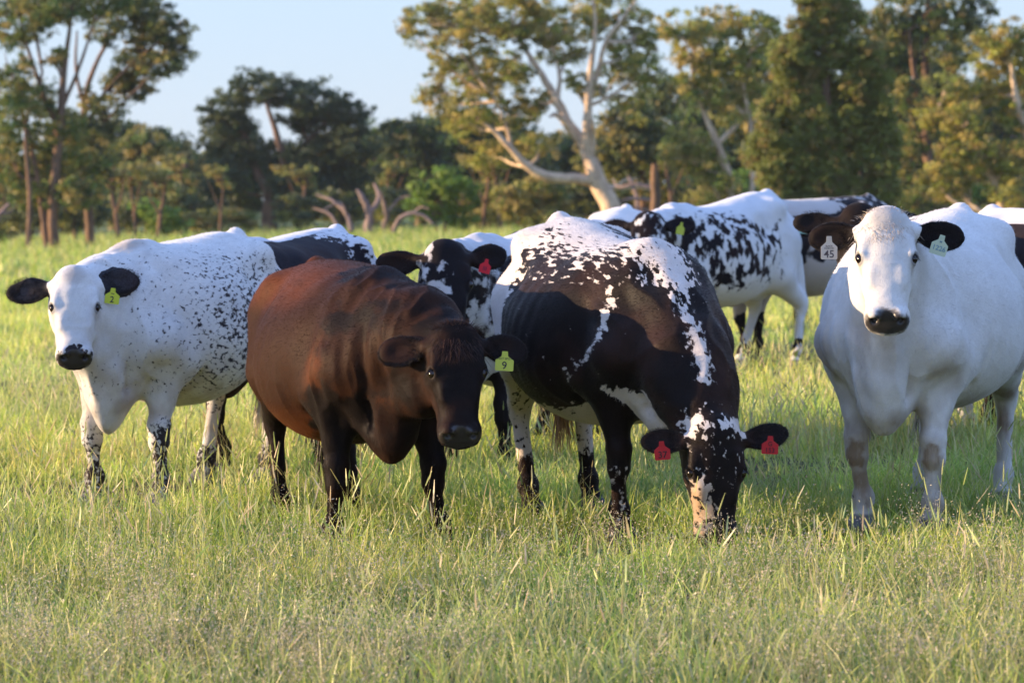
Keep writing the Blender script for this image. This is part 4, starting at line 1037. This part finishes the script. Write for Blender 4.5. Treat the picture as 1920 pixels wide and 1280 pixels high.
def trees():
    rnd = random.Random(5)
    # leaning gum with pale limbs
    make_tree('gum_tree', 'large leaning gum tree with pale bare limbs glowing in the sun', 'tree', 1150, 118,
      [[(1155, None, .45), (1146, 392, .40), (1125, 345, .36), (1105, 300, .30)],
       [(1112, 338, .24), (1075, 335, .22), (1030, 332, .20), (990, 312, .17), (958, 280, .13), (925, 245, .09), (895, 225, .05)],
       [(958, 280, .10), (950, 240, .06), (930, 190, .03)],
       [(1105, 300, .26), (1092, 265, .24), (1070, 240, .22), (1045, 190, .18), (1015, 140, .13), (990, 100, .09), (960, 60, .05)],
       [(1105, 300, .22), (1100, 255, .2), (1102, 200, .16), (1108, 120, .12), (1115, 60, .08), (1110, 0, .05)],
       [(1102, 200, .12), (1125, 120, .10), (1135, 80, .08), (1160, 45, .06), (1200, -10, .04)],
       [(1045, 190, .1), (1050, 140, .08), (1035, 80, .05)], [(1110, 320, .1), (1112, 240, .07), (1110, 225, .03)],
       [(1070, 240, .12), (1040, 215, .1), (1030, 220, .04)],
       [(1130, 350, .13), (1165, 352, .10), (1200, 350, .07), (1222, 356, .04)], [(1150, 352, .06), (1175, 338, .05), (1195, 335, .03)]],
      [(800, 40, 55, 40), (860, 20, 70, 45), (860, 95, 60, 40), (905, 60, 60, 50), (960, 30, 70, 50), (1010, -10, 80, 40), (860, 150, 65, 45), (920, 140, 60, 45), (810, 185, 40, 28), (900, 200, 60, 35),
       (960, 110, 50, 50), (1070, 30, 70, 45), (1150, 20, 60, 40), (1180, 90, 55, 45), (1060, 90, 45, 35), (1170, 160, 60, 40), (1020, 60, 50, 30), (860, 235, 50, 25), (960, 215, 55, 30), (930, 290, 60, 28), (1010, 270, 45, 25), (1000, 180, 40, 30), (1205, 130, 35, 40), (1215, 60, 30, 40), (780, 70, 25, 18), (1080, 160, 30, 22)],
      YELL + OLIVE, BARK_GUM, dens=64, size=.085, seed=11, base_r=.35, depth=1.0, clump=.30, back=2.4, holes=.38)
    make_tree('eucalypt_tree', 'tall eucalypt with open reddish stems at the left edge', 'tree', 95, 108,
      [[(100, None, 0.211), (100, 360, 0.186), (112, 250, 0.161), (118, 150, 0.124), (130, 60, 0.0744), (140, -20, 0.0434)], [(112, 250, 0.112), (70, 150, 0.0806), (40, 60, 0.0558), (20, -20, 0.031)],
       [(118, 200, 0.0868), (150, 120, 0.062), (175, 40, 0.0372), (190, -30, 0.0248)], [(90, None, 0.124), (70, 340, 0.105), (45, 230, 0.0744), (20, 140, 0.0496)], [(70, 80, 0.062), (80, 150, 0.0496), (60, 200, 0.062), (62, 380, 0.0868), (60, None, 0.093)]],
      [(30, 40, 60, 50), (80, 20, 60, 40), (130, 10, 60, 30), (20, 130, 45, 50), (190, 0, 60, 30), (30, 215, 60, 45), (95, 240, 60, 45), (20, 300, 50, 45), (120, 300, 60, 40), (60, 180, 50, 30), (60, 350, 60, 40), (150, 360, 50, 35), (100, 110, 28, 22)],
      OLIVE + GREEN, BARK_RED, dens=70, size=.085, seed=21, clump=.32)
    make_tree('eucalypt_tree', 'spreading eucalypt whose crown reaches right into the open sky', 'tree', 185, 112,
      [[(170, None, 0.186), (165, 370, 0.167), (160, 270, 0.149), (160, 180, 0.112), (190, 100, 0.0744), (230, 40, 0.0434)], [(160, 240, 0.0992), (200, 170, 0.0744), (250, 120, 0.0558), (300, 80, 0.031)], [(160, 210, 0.0744), (145, 130, 0.062), (150, 60, 0.031)],
       [(165, 280, 0.062), (200, 230, 0.0496), (240, 190, 0.031)]],
      [(230, 10, 60, 30), (280, 25, 50, 35), (320, 60, 40, 30), (335, 100, 28, 34), (270, 80, 45, 30), (300, 125, 50, 28), (240, 120, 45, 30), (250, 165, 40, 25), (200, 195, 45, 28), (215, 150, 35, 22), (150, 250, 40, 35), (185, 290, 40, 40), (200, 60, 40, 25), (160, 330, 50, 45), (190, 240, 35, 20)],
      OLIVE + DARK, BARK_RED, dens=72, size=.085, seed=22, clump=.30)
    make_tree('round_tree', 'dark green round-crowned tree standing against the sky', 'tree', 510, 150,
      [[(505, None, .42), (505, 410, .4), (508, 370, .34)], [(508, 370, .25), (480, 320, .2), (460, 260, .14), (430, 220, .08)], [(508, 370, .26), (530, 330, .2), (520, 250, .16), (500, 190, .08)], [(508, 375, .2), (560, 340, .16), (610, 320, .1), (650, 300, .05)], [(530, 330, .14), (580, 260, .1), (620, 220, .05)]],
      [(420, 200, 50, 30), (480, 165, 55, 28), (540, 175, 50, 30), (590, 190, 55, 35), (650, 215, 42, 32), (400, 250, 30, 40), (440, 240, 40, 30), (610, 240, 60, 35), (670, 265, 42, 38), (560, 220, 40, 25), (440, 290, 55, 35), (520, 290, 40, 30), (590, 300, 60, 35), (650, 320, 50, 35), (570, 350, 60, 28), (640, 365, 45, 20), (420, 340, 45, 30)],
      DARK, BARK_RED, dens=60, size=.11, seed=31, clump=.40)
    make_tree('cypress_pine', 'broad conical cypress pine with dense fine foliage', 'tree', 1550, 97,
      [[(1550, None, .3), (1550, 250, .2), (1545, 50, .1), (1540, -60, .05)]] + [[(1550 + k_ * 28, None, .10), (1550 + k_ * 24, 300, .08), (1550 + k_ * 18, 200, .04)] for k_ in (-2, 1.6)],
      cyp_blobs(),
      CYP, BARK_RED, dens=190, size=.065, seed=41, clump=.22, droop=-.9, holes=.0, depth=1.6, autolimb=False)
    make_tree('eucalypt_tree', 'slender eucalypt with a curved pale trunk, left of the cypress pine', 'tree', 1370, 112,
      [[(1385, None, .2), (1375, 400, .19), (1365, 330, .16), (1345, 270, .14), (1320, 210, .1), (1300, 150, .06)], [(1345, 270, .1), (1385, 230, .09), (1400, 170, .07), (1370, 90, .04)], [(1400, 440, .1), (1412, 300, .1), (1405, 230, .09), (1390, 150, .05)]],
      [(1300, 100, 45, 35), (1340, 130, 42, 35), (1290, 160, 40, 28), (1370, 90, 40, 30), (1280, 50, 50, 30), (1350, 40, 60, 30), (1290, 270, 40, 30), (1320, 300, 50, 25), (1400, 120, 40, 35), (1420, 60, 40, 40), (1380, 200, 30, 25), (1340, 190, 30, 22), (1270, 290, 30, 22), (1340, 350, 40, 28), (1410, 180, 30, 40)],
      YELL + OLIVE, BARK_GUM, dens=70, size=.085, seed=51, clump=.30)
    make_tree('bushy_tree', 'dark bushy tree behind the right side of the leaning gum', 'tree', 1215, 132,
      [[(1205, None, .25), (1205, 330, .2), (1200, 250, .12)]],
      [(1190, 220, 45, 35), (1240, 235, 40, 30), (1180, 270, 50, 35), (1235, 290, 45, 35), (1170, 320, 50, 30), (1240, 350, 45, 30), (1150, 240, 35, 30), (1120, 290, 40, 28)], DARK + OLIVE, BARK_RED, dens=38, size=.13, seed=61)
    make_tree('eucalypt_tree', 'tall reddish-stemmed eucalypt right of the cypress pine', 'tree', 1740, 116,
      [[(1745, None, .25), (1745, 380, .22), (1738, 250, .2), (1735, 120, .14), (1740, -20, .08)], [(1738, 250, .12), (1715, 160, .09), (1700, 60, .06)], [(1770, None, .15), (1768, 300, .14), (1775, 150, .1), (1800, 20, .06)], [(1735, 200, .08), (1720, 110, .06), (1735, 95, .03)]],
      [(1690, 30, 50, 50), (1740, 20, 50, 50), (1790, 20, 50, 55), (1830, 20, 35, 50), (1700, 100, 40, 40), (1780, 90, 45, 45), (1820, 80, 25, 35), (1750, 170, 40, 45), (1700, 180, 40, 40), (1720, 250, 40, 40), (1790, 220, 40, 40), (1700, 320, 45, 40), (1760, 340, 50, 40), (1650, 60, 50, 45), (1640, 130, 30, 40), (1710, 380, 50, 30)],
      OLIVE + DARK + GREEN, BARK_RED, dens=64, size=.085, seed=71, clump=.32)
    make_tree('eucalypt_tree', 'yellow-green eucalypt with pale forked branches at the right edge', 'tree', 1850, 104,
      [[(1885, None, .16), (1880, 400, .15), (1865, 345, .12), (1840, 290, .10), (1800, 240, .07), (1760, 200, .04)], [(1880, 400, .1), (1850, 400, .08), (1820, 440, .05)], [(1940, None, .2), (1925, 260, .16), (1900, 180, .12), (1890, 120, .06)], [(1865, 345, .07), (1870, 300, .06), (1860, 260, .03)]],
      [(1770, 170, 42, 32), (1750, 215, 35, 28), (1810, 230, 45, 35), (1850, 100, 40, 40), (1890, 75, 45, 40), (1920, 110, 45, 50), (1870, 160, 45, 40), (1910, 220, 45, 40), (1830, 290, 45, 32), (1860, 330, 40, 30), (1780, 290, 35, 28), (1900, 300, 45, 40), (1790, 350, 40, 35), (1750, 330, 28, 30), (1900, 370, 45, 30), (1840, 180, 35, 25)],
      YELL + OLIVE, BARK_GUM, dens=72, size=.085, seed=81, clump=.30)
    # mid-distance belt: one of each sort, then repeated along the far side of the paddock
    g = 'trees in the belt behind the paddock'
    b1 = make_tree('belt_tree', 'pale green tree in the belt between the left eucalypts and the round tree', 'tree', 280, 165, [[(280, None, .3), (285, 380, .25), (275, 320, .16), (260, 280, .08)], [(285, 380, .15), (310, 320, .1), (330, 290, .05)]],
      [(240, 290, 40, 35), (280, 270, 45, 30), (330, 290, 45, 35), (260, 340, 50, 35), (320, 345, 50, 35), (290, 390, 45, 30), (230, 370, 35, 35)], OLIVE + GREEN + DARK, BARK_RED, dens=40, size=.15, seed=91, group=g, clump=.55)
    b2 = make_tree('belt_tree', 'dark leafy belt tree with a rounded top just right of the round tree', 'tree', 790, 160, [[(790, None, .3), (790, 370, .24), (800, 300, .15), (790, 260, .08)], [(790, 370, .15), (760, 320, .1), (740, 280, .05)]],
      [(730, 260, 40, 35), (800, 250, 45, 35), (840, 280, 35, 30), (760, 310, 50, 35), (820, 330, 50, 35), (790, 375, 50, 30), (720, 330, 35, 35)], GREEN + DARK + DARK, BARK_RED, dens=40, size=.15, seed=92, group=g, clump=.55)
    b3 = make_tree('belt_tree', 'tall thin-stemmed tree in the belt, seen low behind the gum', 'tree', 980, 150, [[(980, None, .22), (985, 330, .2), (975, 250, .12)], [(1010, None, .14), (1005, 330, .1), (1015, 280, .05)]],
      [(950, 330, 45, 35), (1000, 320, 45, 30), (970, 270, 40, 35), (1030, 350, 40, 30), (940, 375, 45, 28), (1010, 385, 45, 25)], OLIVE + DARK + DARK, BARK_RED, dens=40, size=.14, seed=93, group=g, clump=.5)
    marks = [(200, 'behind the left eucalypts'), (360, 'between left eucalypts and round tree'), (700, 'behind the dark round tree'), (930, 'between round tree and leaning gum'), (1260, 'behind the leaning gum'), (1420, 'behind the slender eucalypt'), (1700, 'behind the cypress pine'), (9999, 'behind the right edge eucalypts')]
    ords = 'first second third fourth fifth sixth seventh eighth ninth tenth'.split()
    cnt = {}
    def where(px, kind, px_kind):
        m = next(t_ for q_, t_ in marks if px < q_); k_ = cnt.get((kind, m), 0); cnt[(kind, m)] = k_ + 1
        return '%s %s from left %s' % (ords[k_], px_kind, m)
    for i, (px, d) in enumerate([(-60, 150), (30, 172), (120, 150), (215, 176), (345, 158), (400, 182), (455, 172), (560, 176), (640, 168), (700, 180), (740, 172), (850, 178), (900, 150), (930, 176), (1060, 172), (1110, 160), (1150, 178),
                                 (1270, 170), (1330, 160), (1390, 176), (1440, 150), (1500, 170), (1570, 158), (1630, 176), (1680, 156), (1730, 172), (1790, 160), (1850, 176), (1900, 156), (1960, 170), (2030, 150)]):
        src = (b1, b2, b3)[(i * 7 + 1) % 3]
        s_ = rnd.uniform(.85, 1.15); hgt = rnd.uniform(.85, 1.15)
        if 200 < px < 420 or 680 < px < 880: hgt *= .95
        if px > 1240: hgt *= 1.35
        copy_tree(src, px, d, (s_ * 1.1, s_, s_ * hgt), rnd.uniform(0, 6.28), where(px, 'b', 'belt tree'), g)
    # slim saplings whose bare stems catch the sun in front of the shaded belt
    g3 = 'saplings at the edge of the belt'
    sp = make_tree('sapling', where(255, 's', 'slim sapling'), 'sapling', 255, 130, [[(255, None, .085), (252, 400, .07), (246, 350, .05), (250, 310, .03)], [(252, 400, .04), (262, 360, .03), (268, 330, .015)]],
      [(248, 325, 20, 18), (262, 315, 22, 16), (240, 345, 14, 12)], OLIVE, BARK_RED, dens=40, size=.10, seed=111, group=g3, clump=.3)
    for i, px in enumerate([18, 78, 222, 296, 330, 412, 560, 735, 905, 940, 1262, 1302, 1418, 1535, 1620, 1690, 1722, 1800, 1830, 1905]):
        copy_tree(sp, px, rnd.uniform(128, 146), (rnd.choice([-1, 1]) * rnd.uniform(.8, 1.6), 1, rnd.uniform(.75, 1.25)), rnd.uniform(-.5, .5), where(px, 's', 'slim sapling'), g3)
    # low understorey shrubs at the paddock edge
    g2 = 'shrubs along the paddock edge'
    s1 = make_tree('shrub', 'bright green shrub beside the arched fallen branch', 'shrub', 835, 128, [[(835, None, .08), (835, 400, .05)], [(820, None, .05), (810, 380, .03)]],
      [(800, 350, 30, 25), (840, 340, 35, 28), (870, 365, 30, 25), (820, 390, 40, 25), (860, 405, 35, 22), (785, 385, 25, 22)], [(.18, .29, .045), (.24, .33, .055), (.13, .21, .04)], BARK_RED, dens=44, size=.12, seed=101, group=g2, clump=.4)
    s2 = make_tree('shrub', 'broad olive shrub in front of the leaning gum, left of its trunk', 'shrub', 1000, 124, [[(1000, None, .07), (1000, 400, .05)]],
      [(960, 370, 35, 28), (1010, 360, 40, 28), (1050, 380, 35, 25), (980, 405, 40, 22), (1030, 410, 40, 20)], OLIVE, BARK_RED, dens=44, size=.11, seed=102, group=g2, clump=.4)
    s3 = make_tree('shrub', 'dark green shrub low under the left eucalypts', 'shrub', 140, 134, [[(140, None, .07), (140, 400, .05)]],
      [(110, 380, 32, 26), (150, 370, 35, 26), (175, 395, 30, 24), (130, 410, 38, 20)], DARK + OLIVE[:1], BARK_RED, dens=40, size=.12, seed=103, group=g2, clump=.4)
    for i, (px, d, q) in enumerate([(60, 126, 2), (245, 142, 2), (300, 138, 0), (345, 142, 2), (415, 140, 1), (560, 142, 2), (640, 144, 2), (735, 138, 2), (905, 134, 1), (1100, 136, 2), (1180, 136, 1), (1260, 134, 2), (1330, 128, 1), (1395, 126, 0), (1450, 132, 2), (1650, 128, 2), (1715, 126, 1), (1780, 122, 0), (1850, 126, 1), (1930, 124, 2), (-20, 130, 1), (1990, 126, 2)]):
        copy_tree((s1, s2, s3)[q], px, d, (rnd.uniform(.7, 1.2), 1, rnd.uniform(.55, 1.05)), rnd.uniform(0, 6.28), where(px, 'u', 'leafy shrub'), g2)
    # dead fallen timber, pinkish in the sun
    def dead(label, px, d, limbs, name='dead_tree', seed=0, bark=BARK_GREY):
        x0 = d * (px - 960) / FPX; z0 = float(gz(x0, d)); s = d / FPX; rng = np.random.default_rng(seed); parts = []
        for li, lb in enumerate(limbs):
            yo = rng.uniform(-1, 1)
            parts.append(tube([((qx - px) * s, yo * i / max(1, len(lb) - 1), CAMZ - (qy - HY) * s - z0) for i, (qx, qy, r) in enumerate(lb)], [q[2] for q in lb], 7, .12, seed + li))
        V, F = join(parts); o = mesh_obj(name, V, F, bark); o.location = (x0, d, z0); tag(o, label, 'dead tree')
    dead('dead pinkish-grey tree with bare forked branches right of the round tree', 700, 122, [[(690, 436, .2), (692, 400, .16), (680, 370, .12), (668, 355, .06)], [(692, 405, .12), (710, 370, .1), (700, 345, .05)], [(720, 436, .12), (725, 400, .1), (715, 360, .06)], [(660, 436, .14), (650, 405, .1), (620, 375, .07), (590, 365, .04)], [(650, 405, .07), (640, 380, .05), (610, 392, .03)], [(725, 400, .06), (755, 370, .04), (770, 368, .03)], [(640, 436, .08), (615, 400, .06), (585, 390, .03)]], seed=1)
    dead('arched fallen branch lying in front of the bright green shrub', 770, 118, [[(738, 436, .09), (750, 410, .09), (775, 400, .08), (800, 408, .07), (812, 420, .04)], [(775, 400, .05), (790, 388, .04), (805, 392, .02)]], 'fallen_branch', 2)
    dead('dark upright dead stump right of the leaning gum trunk', 1228, 110, [[(1228, 460, .22), (1229, 400, .2), (1227, 345, .17), (1226, 308, .12)]], 'tree_stump', 3, BARK_RED)
    dead('pale dead branches propped beside the dark stump', 1190, 112, [[(1225, 352, .07), (1190, 345, .07), (1160, 350, .05), (1150, 335, .03)], [(1220, 375, .06), (1185, 372, .06), (1160, 378, .04)], [(1190, 440, .1), (1195, 372, .08), (1180, 330, .04)], [(1240, 440, .06), (1215, 395, .05), (1180, 388, .03)]], 'dead_branches', 4)
    dead('tangle of bare dead branches leaning at the left edge', 10, 112, [[(-20, 436, .12), (0, 400, .1), (25, 370, .07), (30, 350, .04)], [(0, 400, .06), (15, 398, .05), (28, 380, .03)]], 'dead_branches', 5)
trees()
